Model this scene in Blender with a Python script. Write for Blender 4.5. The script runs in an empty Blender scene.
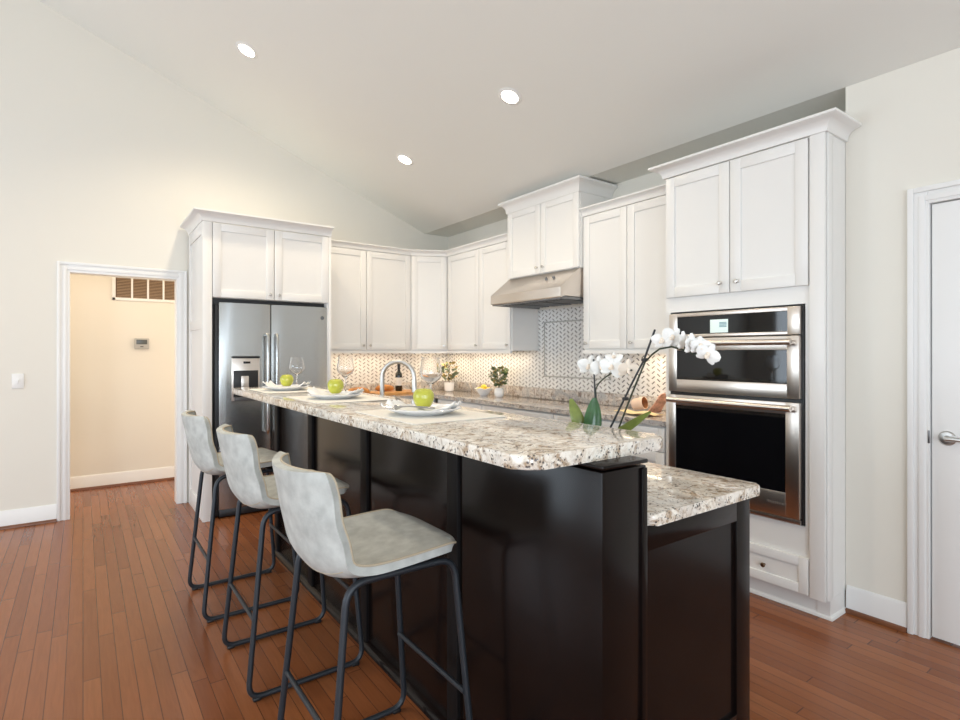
import bpy, bmesh, math, random
from mathutils import Vector, Matrix
S = bpy.context.scene
C = S.collection
PI = math.pi
random.seed(7)

# ------------------------------------------------------------------ camera, world, lights, exposure
cam = bpy.data.objects.new('camera', bpy.data.cameras.new('camera'))
C.objects.link(cam)
cam.location = (0, 0, 1.35)
cam.rotation_euler = (PI / 2, 0, math.radians(90 - 36.02))
cam.data.sensor_width = 36.0
cam.data.lens = 546 / 960 * 36
cam.data.shift_y = -7 / 960
cam.data.clip_start = 0.05
S.camera = cam

world = bpy.data.worlds.new('world')
S.world = world
world.use_nodes = True
bg = world.node_tree.nodes['Background']
bg.inputs['Color'].default_value = (0.80, 0.90, 1.0, 1)
bg.inputs['Strength'].default_value = 0.6

S.view_settings.view_transform = 'Standard'
S.view_settings.look = 'None'
S.view_settings.gamma = 1.0
S.view_settings.use_curve_mapping = False
S.view_settings.exposure = 0.70


def area(name, loc, rot, sx, sy, power, color, spread=PI):
    l = bpy.data.lights.new(name, 'AREA')
    l.shape = 'RECTANGLE'
    l.size, l.size_y = sx, sy
    l.energy = power
    l.color = color
    l.spread = spread
    o = bpy.data.objects.new(name, l)
    C.objects.link(o)
    o.location = loc
    o.rotation_euler = rot
    return o


DAY = (0.77, 0.885, 1.0)
# daylight through the windows of the wall behind the camera and of the wall to its right
for x, p in ((-4.2, 40), (-2.0, 36), (0.2, 13), (2.2, 3)):
    area('window_light', (x, -4.42, 1.55), (PI / 2, 0, 0), 1.5, 2.1, p, DAY)
for y, p in ((-3.0, 58), (-0.6, 56), (1.4, 16)):
    area('window_light', (3.42, y, 1.5), (PI / 2, 0, PI / 2), 1.4, 2.1, p, DAY)
# the room's own lamps (lenses built further down) and an added unseen spot
WARM = (1.0, 0.80, 0.56)
LAMPS = [(-4.355, 0.998), (-2.882, 2.348), (-4.379, 2.348), (-2.7, 0.2)]  # last entry is the added warm spot, no fixture
ZS, YS, SL = 2.745, 3.2345, 0.396            # lower edge of the sloped ceiling and its pitch


def slope_z(y):
    return ZS + SL * (YS - y)


for x, y in LAMPS:
    l = bpy.data.lights.new('downlight', 'SPOT')
    l.energy = 40 if y < 2 else 15
    l.color = (1.0, 0.83, 0.60)
    l.spot_size = math.radians(150)
    l.spot_blend = 0.8
    l.shadow_soft_size = 0.07
    o = bpy.data.objects.new('downlight', l)
    C.objects.link(o)
    o.location = (x, y - 0.02, slope_z(y) - 0.05)
# under-cabinet strips, the hallway lamp and unseen fill lights added at both hall ends
area('undercabinet_light', (-5.36, 2.36, 1.36), (0, 0, 0), 0.05, 0.9, 1.5, WARM)
area('undercabinet_light', (-5.25, 3.30, 1.36), (0, 0, 0), 0.2, 0.05, 1.4, WARM)
area('undercabinet_light', (-4.50, 3.40, 1.36), (0, 0, 0), 0.9, 0.05, 1.5, WARM)
area('undercabinet_light', (-2.40, 3.40, 1.36), (0, 0, 0), 0.5, 0.05, 1.3, WARM)
area('hall_light', (-5.95, -0.2, 2.44), (0, 0, 0), 0.4, 3.0, 7, (1.0, 0.84, 0.66))
area('hall_light', (-6.0, -2.4, 1.2), (PI / 2, 0, 0), 0.6, 2.0, 11, (1.0, 0.88, 0.74))
area('hall_light', (-6.0, 2.0, 1.2), (PI / 2, 0, PI), 0.6, 2.0, 9, (1.0, 0.84, 0.66))

# ------------------------------------------------------------------ materials
MAT = {}


def nodes_of(name):
    m = bpy.data.materials.new(name)
    m.use_nodes = True
    nt = m.node_tree
    return m, nt, nt.nodes, nt.links, nt.nodes['Principled BSDF']


def pbsdf(name, color, rough=0.5, metal=0.0, spec=0.5, coat=0.0, coat_rough=0.05, var=0.0, scale=8.0, bump=0.0,
          bscale=60.0, sss=0.0, aniso=None):
    m, nt, N, L, B = nodes_of(name)
    B.inputs['Base Color'].default_value = (*color, 1)
    B.inputs['Roughness'].default_value = rough
    B.inputs['Metallic'].default_value = metal
    B.inputs['Specular IOR Level'].default_value = spec
    B.inputs['Coat Weight'].default_value = coat
    B.inputs['Coat Roughness'].default_value = coat_rough
    tc = N.new('ShaderNodeTexCoord')
    if var > 0:
        nz = N.new('ShaderNodeTexNoise')
        nz.inputs['Scale'].default_value = scale
        nz.inputs['Detail'].default_value = 4
        L.new(tc.outputs['Object'], nz.inputs['Vector'])
        r = N.new('ShaderNodeValToRGB')
        r.color_ramp.elements[0].position = 0.3
        r.color_ramp.elements[1].position = 0.7
        r.color_ramp.elements[0].color = (*[c * (1 - var) for c in color], 1)
        r.color_ramp.elements[1].color = (*[min(1, c * (1 + var)) for c in color], 1)
        L.new(nz.outputs['Fac'], r.inputs['Fac'])
        L.new(r.outputs['Color'], B.inputs['Base Color'])
    if bump > 0:
        nb = N.new('ShaderNodeTexNoise')
        nb.inputs['Scale'].default_value = bscale
        nb.inputs['Detail'].default_value = 3
        mp = N.new('ShaderNodeMapping')
        if aniso:
            mp.inputs['Scale'].default_value = aniso
        L.new(tc.outputs['Object'], mp.inputs['Vector'])
        L.new(mp.outputs['Vector'], nb.inputs['Vector'])
        b = N.new('ShaderNodeBump')
        b.inputs['Strength'].default_value = bump
        b.inputs['Distance'].default_value = 0.002
        L.new(nb.outputs['Fac'], b.inputs['Height'])
        L.new(b.outputs['Normal'], B.inputs['Normal'])
    MAT[name] = m
    return m


pbsdf('paint_wall', (0.80, 0.765, 0.685), 0.75, spec=0.25, bump=0.05, bscale=220)
pbsdf('paint_ceiling', (0.81, 0.80, 0.745), 0.85, spec=0.2, bump=0.05, bscale=220)
pbsdf('paint_trim', (0.84, 0.83, 0.81), 0.35, spec=0.4)
pbsdf('cabinet_white', (0.83, 0.815, 0.785), 0.33, spec=0.45)
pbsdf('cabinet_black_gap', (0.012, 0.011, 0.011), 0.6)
pbsdf('espresso', (0.007, 0.0042, 0.0036), 0.20, spec=0.22, coat=0.0, var=0.25, scale=5, bump=0.05, bscale=14)
pbsdf('espresso_matte', (0.006, 0.005, 0.005), 0.6, spec=0.2)
pbsdf('steel', (0.47, 0.475, 0.465), 0.27, metal=1.0, bump=0.06, bscale=30, aniso=(1, 1, 30))
pbsdf('steel_warm', (0.70, 0.64, 0.585), 0.30, metal=1.0)
pbsdf('steel_dark', (0.22, 0.22, 0.225), 0.35, metal=1.0)
pbsdf('nickel', (0.62, 0.60, 0.56), 0.28, metal=1.0)
pbsdf('brushed_nickel', (0.55, 0.535, 0.51), 0.32, metal=1.0)
pbsdf('bronze_knob', (0.16, 0.10, 0.06), 0.35, metal=0.9)
pbsdf('black_glass', (0.004, 0.004, 0.005), 0.04, spec=0.45)
pbsdf('black_plastic', (0.012, 0.012, 0.013), 0.4)
pbsdf('dark_grey_plastic', (0.09, 0.09, 0.095), 0.35)
pbsdf('iron', (0.028, 0.033, 0.040), 0.42, metal=0.35, spec=0.5)
pbsdf('leather', (0.50, 0.51, 0.48), 0.62, spec=0.35, var=0.16, scale=22, bump=0.25, bscale=140)
pbsdf('piping', (0.48, 0.40, 0.29), 0.7, bump=0.3, bscale=300)
pbsdf('porcelain', (0.86, 0.86, 0.87), 0.12, spec=0.5, coat=0.3)
pbsdf('linen', (0.90, 0.86, 0.78), 0.85, spec=0.1, bump=0.3, bscale=500)
pbsdf('napkin', (0.87, 0.85, 0.82), 0.8, spec=0.1, bump=0.2, bscale=400)
pbsdf('apple_skin', (0.50, 0.50, 0.06), 0.22, spec=0.5, coat=0.3, var=0.22, scale=14)
pbsdf('apple_stem', (0.10, 0.06, 0.02), 0.8)
pbsdf('bottle_glass', (0.006, 0.008, 0.006), 0.08, spec=0.6)
pbsdf('label_white', (0.80, 0.77, 0.72), 0.6)
pbsdf('capsule_black', (0.01, 0.01, 0.01), 0.35)
pbsdf('board_wood', (0.60, 0.30, 0.10), 0.4, var=0.3, scale=12, bump=0.1, bscale=20, aniso=(12, 1, 1))
pbsdf('crust', (0.55, 0.22, 0.05), 0.5, var=0.35, scale=14, bump=0.5, bscale=50)
pbsdf('lemon', (0.85, 0.58, 0.03), 0.4, bump=0.3, bscale=150)
pbsdf('leaf', (0.075, 0.14, 0.04), 0.4, var=0.4, scale=20)
pbsdf('leaf_grey', (0.16, 0.20, 0.12), 0.5, var=0.4, scale=25)
pbsdf('leaf_gold', (0.36, 0.27, 0.10), 0.5, var=0.3, scale=25)
pbsdf('orchid_leaf', (0.035, 0.11, 0.03), 0.25, var=0.35, scale=16, coat=0.3)
pbsdf('orchid_leaf_olive', (0.17, 0.21, 0.045), 0.3, var=0.35, scale=16, coat=0.2)
pbsdf('petal', (0.86, 0.85, 0.82), 0.6, spec=0.3)
pbsdf('petal_blush', (0.85, 0.74, 0.62), 0.6, spec=0.3)
pbsdf('orchid_stem', (0.025, 0.035, 0.018), 0.5)
pbsdf('stake', (0.02, 0.025, 0.03), 0.5)
pbsdf('shoe_wood', (0.17, 0.060, 0.024), 0.35, var=0.2, scale=6)
pbsdf('plastic_white', (0.84, 0.83, 0.80), 0.4)
pbsdf('thermo_grey', (0.46, 0.45, 0.42), 0.5)
pbsdf('thermo_screen', (0.10, 0.11, 0.11), 0.25)
pbsdf('vent_back', (0.16, 0.105, 0.065), 0.8)
pbsdf('vent_slat', (0.42, 0.30, 0.20), 0.6)
pbsdf('peach', (0.80, 0.60, 0.47), 0.5)
pbsdf('copper_in', (0.42, 0.20, 0.09), 0.4)
pbsdf('pink_cloth', (0.62, 0.36, 0.28), 0.8, var=0.4, scale=30)
pbsdf('yellow_cloth', (0.80, 0.66, 0.38), 0.8, var=0.15, scale=20)
pbsdf('badge', (0.16, 0.17, 0.18), 0.3, metal=0.8)
pbsdf('soil', (0.03, 0.02, 0.015), 0.9)
pbsdf('filter_mesh', (0.20, 0.205, 0.21), 0.45, metal=0.9)
pbsdf('text_blue', (0.20, 0.36, 0.42), 0.5)
pbsdf('text_light', (0.55, 0.5, 0.45), 0.3, metal=0.8)


def emis(name, color, strength):
    m, nt, N, L, B = nodes_of(name)
    B.inputs['Base Color'].default_value = (*color, 1)
    B.inputs['Emission Color'].default_value = (*color, 1)
    B.inputs['Emission Strength'].default_value = strength
    MAT[name] = m


emis('lamp_lens', (1.0, 0.90, 0.74), 12)
emis('display', (0.62, 0.72, 0.68), 0.28)


def glass(name):
    m, nt, N, L, B = nodes_of(name)
    B.inputs['Base Color'].default_value = (1, 1, 1, 1)
    B.inputs['Roughness'].default_value = 0.0
    B.inputs['IOR'].default_value = 1.46
    B.inputs['Transmission Weight'].default_value = 1.0
    MAT[name] = m


glass('clear_glass')


class G:
    """tiny node-math helper"""
    def __init__(s, nt):
        s.N, s.L = nt.nodes, nt.links

    def m(s, op, a, b=None, c=None):
        n = s.N.new('ShaderNodeMath')
        n.operation = op
        for i, v in enumerate((a, b, c)):
            if v is None:
                continue
            if isinstance(v, (int, float)):
                n.inputs[i].default_value = v
            else:
                s.L.new(v, n.inputs[i])
        return n.outputs[0]

    def ramp(s, fac, stops, const=False):
        r = s.N.new('ShaderNodeValToRGB')
        if const:
            r.color_ramp.interpolation = 'CONSTANT'
        e = r.color_ramp.elements
        while len(e) < len(stops):
            e.new(0.5)
        for i, (p, c) in enumerate(stops):
            e[i].position = p
            e[i].color = (*c, 1)
        s.L.new(fac, r.inputs['Fac'])
        return r.outputs['Color']

    def mix(s, fac, a, b):
        n = s.N.new('ShaderNodeMix')
        n.data_type = 'RGBA'
        for i, v in ((0, fac), (6, a), (7, b)):
            if isinstance(v, (int, float)):
                n.inputs[i].default_value = v
            elif isinstance(v, tuple):
                n.inputs[i].default_value = (*v, 1)
            else:
                s.L.new(v, n.inputs[i])
        return n.outputs[2]

    def noise(s, vec, scale, detail=4, rough=0.5, dist=0.0):
        n = s.N.new('ShaderNodeTexNoise')
        n.inputs['Scale'].default_value = scale
        n.inputs['Detail'].default_value = detail
        n.inputs['Roughness'].default_value = rough
        n.inputs['Distortion'].default_value = dist
        s.L.new(vec, n.inputs['Vector'])
        return n.outputs['Fac']

    def white(s, a, b=None):
        n = s.N.new('ShaderNodeTexWhiteNoise')
        n.noise_dimensions = '2D'
        cb = s.N.new('ShaderNodeCombineXYZ')
        for i, v in enumerate((a, b)):
            if v is None:
                continue
            if isinstance(v, (int, float)):
                cb.inputs[i].default_value = v
            else:
                s.L.new(v, cb.inputs[i])
        s.L.new(cb.outputs[0], n.inputs['Vector'])
        return n.outputs['Value']


def floor_mat():
    m, nt, N, L, B = nodes_of('hardwood')
    g = G(nt)
    geo = N.new('ShaderNodeNewGeometry')
    sep = N.new('ShaderNodeSeparateXYZ')
    L.new(geo.outputs['Position'], sep.inputs[0])
    X, Y = sep.outputs[0], sep.outputs[1]
    W, LEN = 0.060, 1.05
    rowf = g.m('DIVIDE', Y, W)
    row = g.m('FLOOR', rowf)
    fy = g.m('FRACT', rowf)
    off = g.m('MULTIPLY', g.white(row, 3.3), 5.0)
    colf = g.m('ADD', g.m('DIVIDE', X, LEN), off)
    col = g.m('FLOOR', colf)
    fx = g.m('FRACT', colf)
    rnd = g.white(row, col)
    mp = N.new('ShaderNodeMapping')
    mp.inputs['Scale'].default_value = (1.6, 22, 1)
    cb = N.new('ShaderNodeCombineXYZ')
    L.new(g.m('ADD', X, g.m('MULTIPLY', rnd, 9.0)), cb.inputs[0])
    L.new(Y, cb.inputs[1])
    L.new(cb.outputs[0], mp.inputs['Vector'])
    grain = g.noise(mp.outputs['Vector'], 3.2, 6, 0.6, 0.8)
    base = g.ramp(rnd, [(0.0, (0.200, 0.060, 0.019)), (0.4, (0.25, 0.081, 0.027)), (0.75, (0.295, 0.102, 0.036)), (1.0, (0.23, 0.072, 0.024))])
    gr = g.ramp(grain, [(0.25, (0.80, 0.78, 0.76)), (0.62, (1.06, 1.06, 1.06))])
    mul = N.new('ShaderNodeMix')
    mul.data_type = 'RGBA'
    mul.blend_type = 'MULTIPLY'
    mul.inputs[0].default_value = 0.6
    L.new(base, mul.inputs[6])
    L.new(gr, mul.inputs[7])
    ey = g.m('MINIMUM', fy, g.m('SUBTRACT', 1.0, fy))
    ex = g.m('MINIMUM', fx, g.m('SUBTRACT', 1.0, fx))
    seam = g.m('MAXIMUM', g.m('LESS_THAN', ey, 0.026), g.m('LESS_THAN', ex, 0.0022))
    colr = g.mix(g.m('MULTIPLY', seam, 0.72), mul.outputs[2], (0.045, 0.016, 0.008))
    L.new(colr, B.inputs['Base Color'])
    B.inputs['Roughness'].default_value = 0.24
    L.new(g.m('ADD', 0.20, g.m('MULTIPLY', grain, 0.10)), B.inputs['Roughness'])
    B.inputs['Specular IOR Level'].default_value = 0.4
    b = N.new('ShaderNodeBump')
    b.inputs['Strength'].default_value = 0.35
    b.inputs['Distance'].default_value = 0.0012
    hgt = g.m('ADD', g.m('SUBTRACT', 1.0, seam), g.m('MULTIPLY', rnd, 0.25))
    L.new(hgt, b.inputs['Height'])
    L.new(b.outputs['Normal'], B.inputs['Normal'])
    MAT['hardwood'] = m


floor_mat()


def granite_mat(name, light, mid, dark, brown, grey_amt):
    m, nt, N, L, B = nodes_of(name)
    g = G(nt)
    tc = N.new('ShaderNodeNewGeometry').outputs['Position']
    n1 = g.noise(tc, 5.0, 5, 0.65, 1.2)
    n2 = g.noise(tc, 34, 5, 0.65, 0.6)
    n3 = g.noise(tc, 85, 3, 0.6, 0.2)
    n4 = g.noise(tc, 14, 5, 0.7, 2.2)
    c = g.ramp(n2, [(0.36, mid), (0.56, light)])
    veins = g.ramp(g.m('ADD', g.m('MULTIPLY', n4, 0.75), g.m('MULTIPLY', n1, 0.25)), [(0.50, (0, 0, 0)), (0.60, (1, 1, 1))])
    c = g.mix(g.m('MULTIPLY', veins, 0.85), c, brown)
    gm = g.ramp(n1, [(0.40, (1, 1, 1)), (0.54, (0, 0, 0))])
    c = g.mix(g.m('MULTIPLY', gm, grey_amt), c, (0.40, 0.39, 0.39))
    v = N.new('ShaderNodeTexVoronoi')
    v.inputs['Scale'].default_value = 95
    v.inputs['Randomness'].default_value = 1.0
    L.new(tc, v.inputs['Vector'])
    spots = g.m('MULTIPLY', g.m('LESS_THAN', v.outputs['Distance'], g.m('MULTIPLY', n2, 0.62)), g.m('GREATER_THAN', n4, 0.50))
    c = g.mix(g.m('MULTIPLY', spots, 0.88), c, dark)
    sp2 = g.ramp(n3, [(0.64, (0, 0, 0)), (0.68, (1, 1, 1))])
    c = g.mix(g.m('MULTIPLY', sp2, 0.7), c, dark)
    L.new(c, B.inputs['Base Color'])
    B.inputs['Roughness'].default_value = 0.08
    B.inputs['Specular IOR Level'].default_value = 0.55
    b = N.new('ShaderNodeBump')
    b.inputs['Strength'].default_value = 0.04
    b.inputs['Distance'].default_value = 0.001
    L.new(n3, b.inputs['Height'])
    L.new(b.outputs['Normal'], B.inputs['Normal'])
    MAT[name] = m


granite_mat('granite', (0.90, 0.84, 0.745), (0.68, 0.575, 0.455), (0.06, 0.05, 0.05), (0.34, 0.22, 0.12), 0.28)
granite_mat('granite_wall', (0.72, 0.66, 0.60), (0.50, 0.43, 0.37), (0.045, 0.04, 0.045), (0.22, 0.15, 0.11), 0.9)


def tile_mat(name, axis):
    m, nt, N, L, B = nodes_of(name)
    g = G(nt)
    geo = N.new('ShaderNodeNewGeometry')
    sep = N.new('ShaderNodeSeparateXYZ')
    L.new(geo.outputs['Position'], sep.inputs[0])
    H_, V_ = sep.outputs[axis], sep.outputs[2]
    A, Bz = 0.048, 0.040
    cf = g.m('DIVIDE', H_, A)
    ci = g.m('FLOOR', cf)
    u = g.m('SUBTRACT', g.m('FRACT', cf), 0.5)
    par = g.m('MODULO', g.m('ABSOLUTE', ci), 2.0)
    vf = g.m('ADD', g.m('DIVIDE', V_, Bz), g.m('MULTIPLY', par, 0.5))
    vi = g.m('FLOOR', vf)
    v = g.m('SUBTRACT', g.m('FRACT', vf), 0.5)
    sgn = g.m('SUBTRACT', g.m('MULTIPLY', par, 2.0), 1.0)
    # distance to a short diagonal bar, its direction flips every other column
    us = g.m('MULTIPLY', u, sgn)
    along = g.m('ADD', us, v)
    across = g.m('SUBTRACT', us, v)
    bar = g.m('MULTIPLY', g.m('LESS_THAN', g.m('ABSOLUTE', across), 0.15), g.m('LESS_THAN', g.m('ABSOLUTE', along), 0.52))
    grout = g.m('MULTIPLY', g.m('LESS_THAN', g.m('ABSOLUTE', g.m('SUBTRACT', g.m('ABSOLUTE', across), 0.42)), 0.045), 0.35)
    rnd = g.white(ci, vi)
    nz = g.noise(geo.outputs['Position'], 9, 4)
    light = g.ramp(nz, [(0.3, (0.78, 0.765, 0.74)), (0.7, (0.87, 0.86, 0.84))])
    dk = g.ramp(rnd, [(0.0, (0.12, 0.115, 0.115)), (0.5, (0.20, 0.18, 0.165)), (1.0, (0.36, 0.32, 0.29))])
    c = g.mix(grout, light, (0.50, 0.47, 0.44))
    c = g.mix(bar, c, dk)
    L.new(c, B.inputs['Base Color'])
    B.inputs['Roughness'].default_value = 0.25
    MAT[name] = m


tile_mat('tile_back', 0)
tile_mat('tile_left', 1)


# ------------------------------------------------------------------ mesh helpers
class MB:
    def __init__(s):
        s.v, s.f = [], []

    def add(s, vs, fs):
        o = len(s.v)
        s.v += [Vector(p) for p in vs]
        s.f += [[i + o for i in f] for f in fs]
        return s

    def box(s, a, b, bev=0.0, M=None):
        lo = [min(a[i], b[i]) for i in range(3)]
        hi = [max(a[i], b[i]) for i in range(3)]
        bm = bmesh.new()
        bmesh.ops.create_cube(bm, size=1.0)
        for v in bm.verts:
            v.co = Vector([(lo[i] + hi[i]) / 2 + v.co[i] * (hi[i] - lo[i]) for i in range(3)])
        if bev > 0:
            bev = min(bev, 0.45 * min(hi[i] - lo[i] for i in range(3)))
            bmesh.ops.bevel(bm, geom=bm.edges[:], offset=bev, segments=2, affect='EDGES', profile=0.5)
        bm.verts.index_update()
        vs = [(M @ v.co) if M else v.co.copy() for v in bm.verts]
        fs = [[v.index for v in f.verts] for f in bm.faces]
        bm.free()
        return s.add(vs, fs)

    def prism(s, poly, axis, lo, hi, bev=0.0, seg=3):
        """2-D polygon extruded along axis; poly is (a,b) on the two other axes in x,y,z order"""
        def P(a, b, t):
            r = [a, b]
            r.insert(axis, t)
            return Vector(r)
        bm = bmesh.new()
        v0 = [bm.verts.new(P(a, b, lo)) for a, b in poly]
        v1 = [bm.verts.new(P(a, b, hi)) for a, b in poly]
        n = len(poly)
        f0 = bm.faces.new(v0[::-1])
        f1 = bm.faces.new(v1)
        for i in range(n):
            bm.faces.new((v0[i], v0[(i + 1) % n], v1[(i + 1) % n], v1[i]))
        if bev > 0:
            es = list(set(f0.edges[:] + f1.edges[:]))
            bmesh.ops.bevel(bm, geom=es, offset=bev, segments=seg, affect='EDGES', profile=0.5)
        bmesh.ops.recalc_face_normals(bm, faces=bm.faces[:])
        bm.verts.index_update()
        vs = [v.co.copy() for v in bm.verts]
        fs = [[v.index for v in f.verts] for f in bm.faces]
        bm.free()
        return s.add(vs, fs)

    def tube(s, pts, r, seg=10, closed=False, cap=True, flat=None):
        pts = [Vector(p) for p in pts]
        n = len(pts)
        rs = r if isinstance(r, (list, tuple)) else [r] * n
        rings = []
        up = None
        for i in range(n):
            if closed:
                d = (pts[(i + 1) % n] - pts[i - 1]).normalized()
            else:
                d = (pts[min(i + 1, n - 1)] - pts[max(i - 1, 0)]).normalized()
            if up is None:
                up = d.orthogonal().normalized()
                if flat is not None:
                    up = Vector(flat) - d * d.dot(Vector(flat))
                    up.normalize()
            else:
                up = (up - d * up.dot(d)).normalized()
            side = d.cross(up)
            rings.append([pts[i] + (up * math.cos(2 * PI * k / seg) + side * math.sin(2 * PI * k / seg)) * rs[i] for k in range(seg)])
        vs = [p for rg in rings for p in rg]
        fs = []
        for i in range(n if closed else n - 1):
            j = (i + 1) % n
            for k in range(seg):
                l = (k + 1) % seg
                fs.append([i * seg + k, i * seg + l, j * seg + l, j * seg + k])
        if cap and not closed:
            fs.append(list(range(seg))[::-1])
            fs.append([(n - 1) * seg + k for k in range(seg)])
        return s.add(vs, fs)

    def lathe(s, prof, loc=(0, 0, 0), seg=24, M=None, wob=None):
        """prof list of (r, z); open profile, ends closed where r == 0"""
        loc = Vector(loc)
        vs, idx = [], []
        for (r, z) in prof:
            if r < 1e-6:
                idx.append([len(vs)])
                vs.append(Vector((0, 0, z)))
            else:
                idx.append(list(range(len(vs), len(vs) + seg)))
                for k in range(seg):
                    a = 2 * PI * k / seg
                    w = wob(a, r, z) if wob else (1, 0)
                    vs.append(Vector((r * w[0] * math.cos(a), r * w[0] * math.sin(a), z + w[1])))
        fs = []
        for i in range(len(prof) - 1):
            A, B_ = idx[i], idx[i + 1]
            for k in range(seg):
                l = (k + 1) % seg
                if len(A) == 1 and len(B_) == 1:
                    continue
                if len(A) == 1:
                    fs.append([A[0], B_[l], B_[k]])
                elif len(B_) == 1:
                    fs.append([A[k], A[l], B_[0]])
                else:
                    fs.append([A[k], A[l], B_[l], B_[k]])
        vs = [(M @ v if M else v) + loc for v in vs]
        return s.add(vs, fs)

    def sweep(s, path, prof, out=1, closed_ends=True):
        """sweep (offset, z) profile along an XY path with mitred corners; offset goes to the right of travel * out"""
        P = [Vector((p[0], p[1])) for p in path]
        n = len(P)
        nrm = []
        for i in range(n - 1):
            d = (P[i + 1] - P[i]).normalized()
            nrm.append(Vector((d.y, -d.x)) * out)
        vs = []
        m = len(prof)
        for i in range(n):
            if i == 0:
                o = nrm[0]
            elif i == n - 1:
                o = nrm[-1]
            else:
                o = nrm[i - 1] + nrm[i]
                o = o / (o.length_squared / 2) if o.length_squared > 1e-9 else nrm[i]
            for (q, z) in prof:
                vs.append(Vector((P[i].x + o.x * q, P[i].y + o.y * q, z)))
        fs = []
        for i in range(n - 1):
            for k in range(m):
                l = (k + 1) % m
                fs.append([i * m + k, i * m + l, (i + 1) * m + l, (i + 1) * m + k])
        fs.append(list(range(m)))
        fs.append([(n - 1) * m + k for k in range(m)][::-1])
        return s.add(vs, fs)

    def grid(s, rows, thick=0.0):
        """rows of points -> sheet; with thick it becomes a closed shell offset along its normal"""
        R, K = len(rows), len(rows[0])
        flat = [Vector(p) for r in rows for p in r]
        fs = [[i * K + k, i * K + k + 1, (i + 1) * K + k + 1, (i + 1) * K + k] for i in range(R - 1) for k in range(K - 1)]
        if thick == 0:
            return s.add(flat, fs)
        nr = [Vector() for _ in flat]
        for f in fs:
            a, b, c, d = (flat[i] for i in f)
            nn = (c - a).cross(d - b)
            for i in f:
                nr[i] += nn
        off = [p - n_.normalized() * thick if n_.length > 0 else p.copy() for p, n_ in zip(flat, nr)]
        o = len(flat)
        f2 = [[i + o for i in f[::-1]] for f in fs]
        bord = [i for i in range(K)] + [i * K + K - 1 for i in range(1, R)] + [(R - 1) * K + k for k in range(K - 2, -1, -1)] + [i * K for i in range(R - 2, 0, -1)]
        f3 = [[bord[i], bord[i - 1], bord[i - 1] + o, bord[i] + o] for i in range(len(bord))]
        return s.add(flat + off, fs + f2 + f3)

    def build(s, name, mat, parent=None, origin=None, smooth=35):
        org = Vector(origin) if origin is not None else (parent['_o'].copy() if False else Vector((0, 0, 0)))
        me = bpy.data.meshes.new(name)
        base = ORIGIN.get(parent.name, Vector((0, 0, 0))) if parent else org
        me.from_pydata([p - base for p in s.v], [], s.f)
        me.update()
        bm = bmesh.new()
        bm.from_mesh(me)
        bmesh.ops.recalc_face_normals(bm, faces=bm.faces[:])
        bm.to_mesh(me)
        bm.free()
        if smooth:
            for p in me.polygons:
                p.use_smooth = True
            me.set_sharp_from_angle(angle=math.radians(smooth))
        me.materials.append(MAT[mat])
        o = bpy.data.objects.new(name, me)
        C.objects.link(o)
        if parent:
            o.parent = parent
            ORIGIN[o.name] = base
        else:
            o.location = org
            ORIGIN[o.name] = org
        return o


ORIGIN = {}


def tag(o, label, cat, group=None):
    o['label'] = label
    o['category'] = cat
    if group:
        o['group'] = group
    return o


def thing(name, label, cat, loc, group=None):
    o = bpy.data.objects.new(name, None)
    C.objects.link(o)
    o.empty_display_size = 0.1
    o.location = loc
    ORIGIN[o.name] = Vector(loc)
    return tag(o, label, cat, group)


def struct(name, mb, mat, parent=None, smooth=35):
    o = mb.build(name, mat, parent, smooth=smooth)
    if not parent:
        o['kind'] = 'structure'
    return o


def copy_tree(o, loc=None, rz=None, parent=None):
    c = o.copy()
    C.objects.link(c)
    if parent:
        c.parent = parent
    if loc is not None:
        c.location = loc
    if rz is not None:
        c.rotation_euler = (0, 0, rz)
    for ch in list(o.children):
        copy_tree(ch, parent=c)
    return c


def axes(P, U, Nn):
    """local (u, n, z) -> world, origin P"""
    U, Nn = Vector(U).normalized(), Vector(Nn).normalized()
    return Matrix(((U.x, Nn.x, 0, P[0]), (U.y, Nn.y, 0, P[1]), (0, 0, 1, P[2]), (0, 0, 0, 1)))


def shaker(mb, M, w, h, t=0.020, st=0.062, rec=0.009, b=0.0018):
    """five-piece door: two stiles, two rails and a recessed flat panel; local x along, y outward, z up"""
    mb.box((0, 0, 0), (st, t, h), b, M)
    mb.box((w - st, 0, 0), (w, t, h), b, M)
    mb.box((st, 0, 0), (w - st, t, st), b, M)
    mb.box((st, 0, h - st), (w - st, t, h), b, M)
    mb.box((st - 0.004, 0, st - 0.004), (w - st + 0.004, t - rec, h - st + 0.004), 0, M)
    return mb


KNOB = [(0, 0), (0.0055, 0), (0.0050, 0.010), (0.0085, 0.014), (0.0125, 0.019), (0.0125, 0.023), (0.009, 0.027), (0, 0.028)]


def knob(M, u, z, t, parent, mat='nickel'):
    R_ = M @ Matrix.Translation((u, t, z)) @ Matrix.Rotation(-PI / 2, 4, 'X')
    return MB().lathe(KNOB, (0, 0, 0), 12, R_).build('knob', mat, parent)


def door(parent, M, u0, u1, z0, z1, kn=None, name='door', kmat='nickel', st=0.062, t=0.02):
    """door leaf on the plane of M, knob kn = (u, z)"""
    D = M @ Matrix.Translation((u0, 0.0008, z0))
    o = shaker(MB(), D, u1 - u0, z1 - z0, t, st).build(name, 'cabinet_white', parent)
    if kn:
        knob(M, kn[0], kn[1], t + 0.0008, o, kmat)
    return o


def crown_prof(z, h, p):
    """cove crown profile as (offset, z) loop starting at the cabinet face"""
    pts = [(-0.012, z), (0.006, z), (0.008, z + h * 0.10)]
    for i in range(1, 7):
        a = i / 7 * PI / 2
        pts.append((0.008 + (p - 0.014) * (1 - math.cos(a)), z + h * 0.10 + h * 0.66 * math.sin(a)))
    pts += [(p - 0.006, z + h * 0.80), (p, z + h * 0.84), (p, z + h), (-0.012, z + h)]
    return pts


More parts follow.
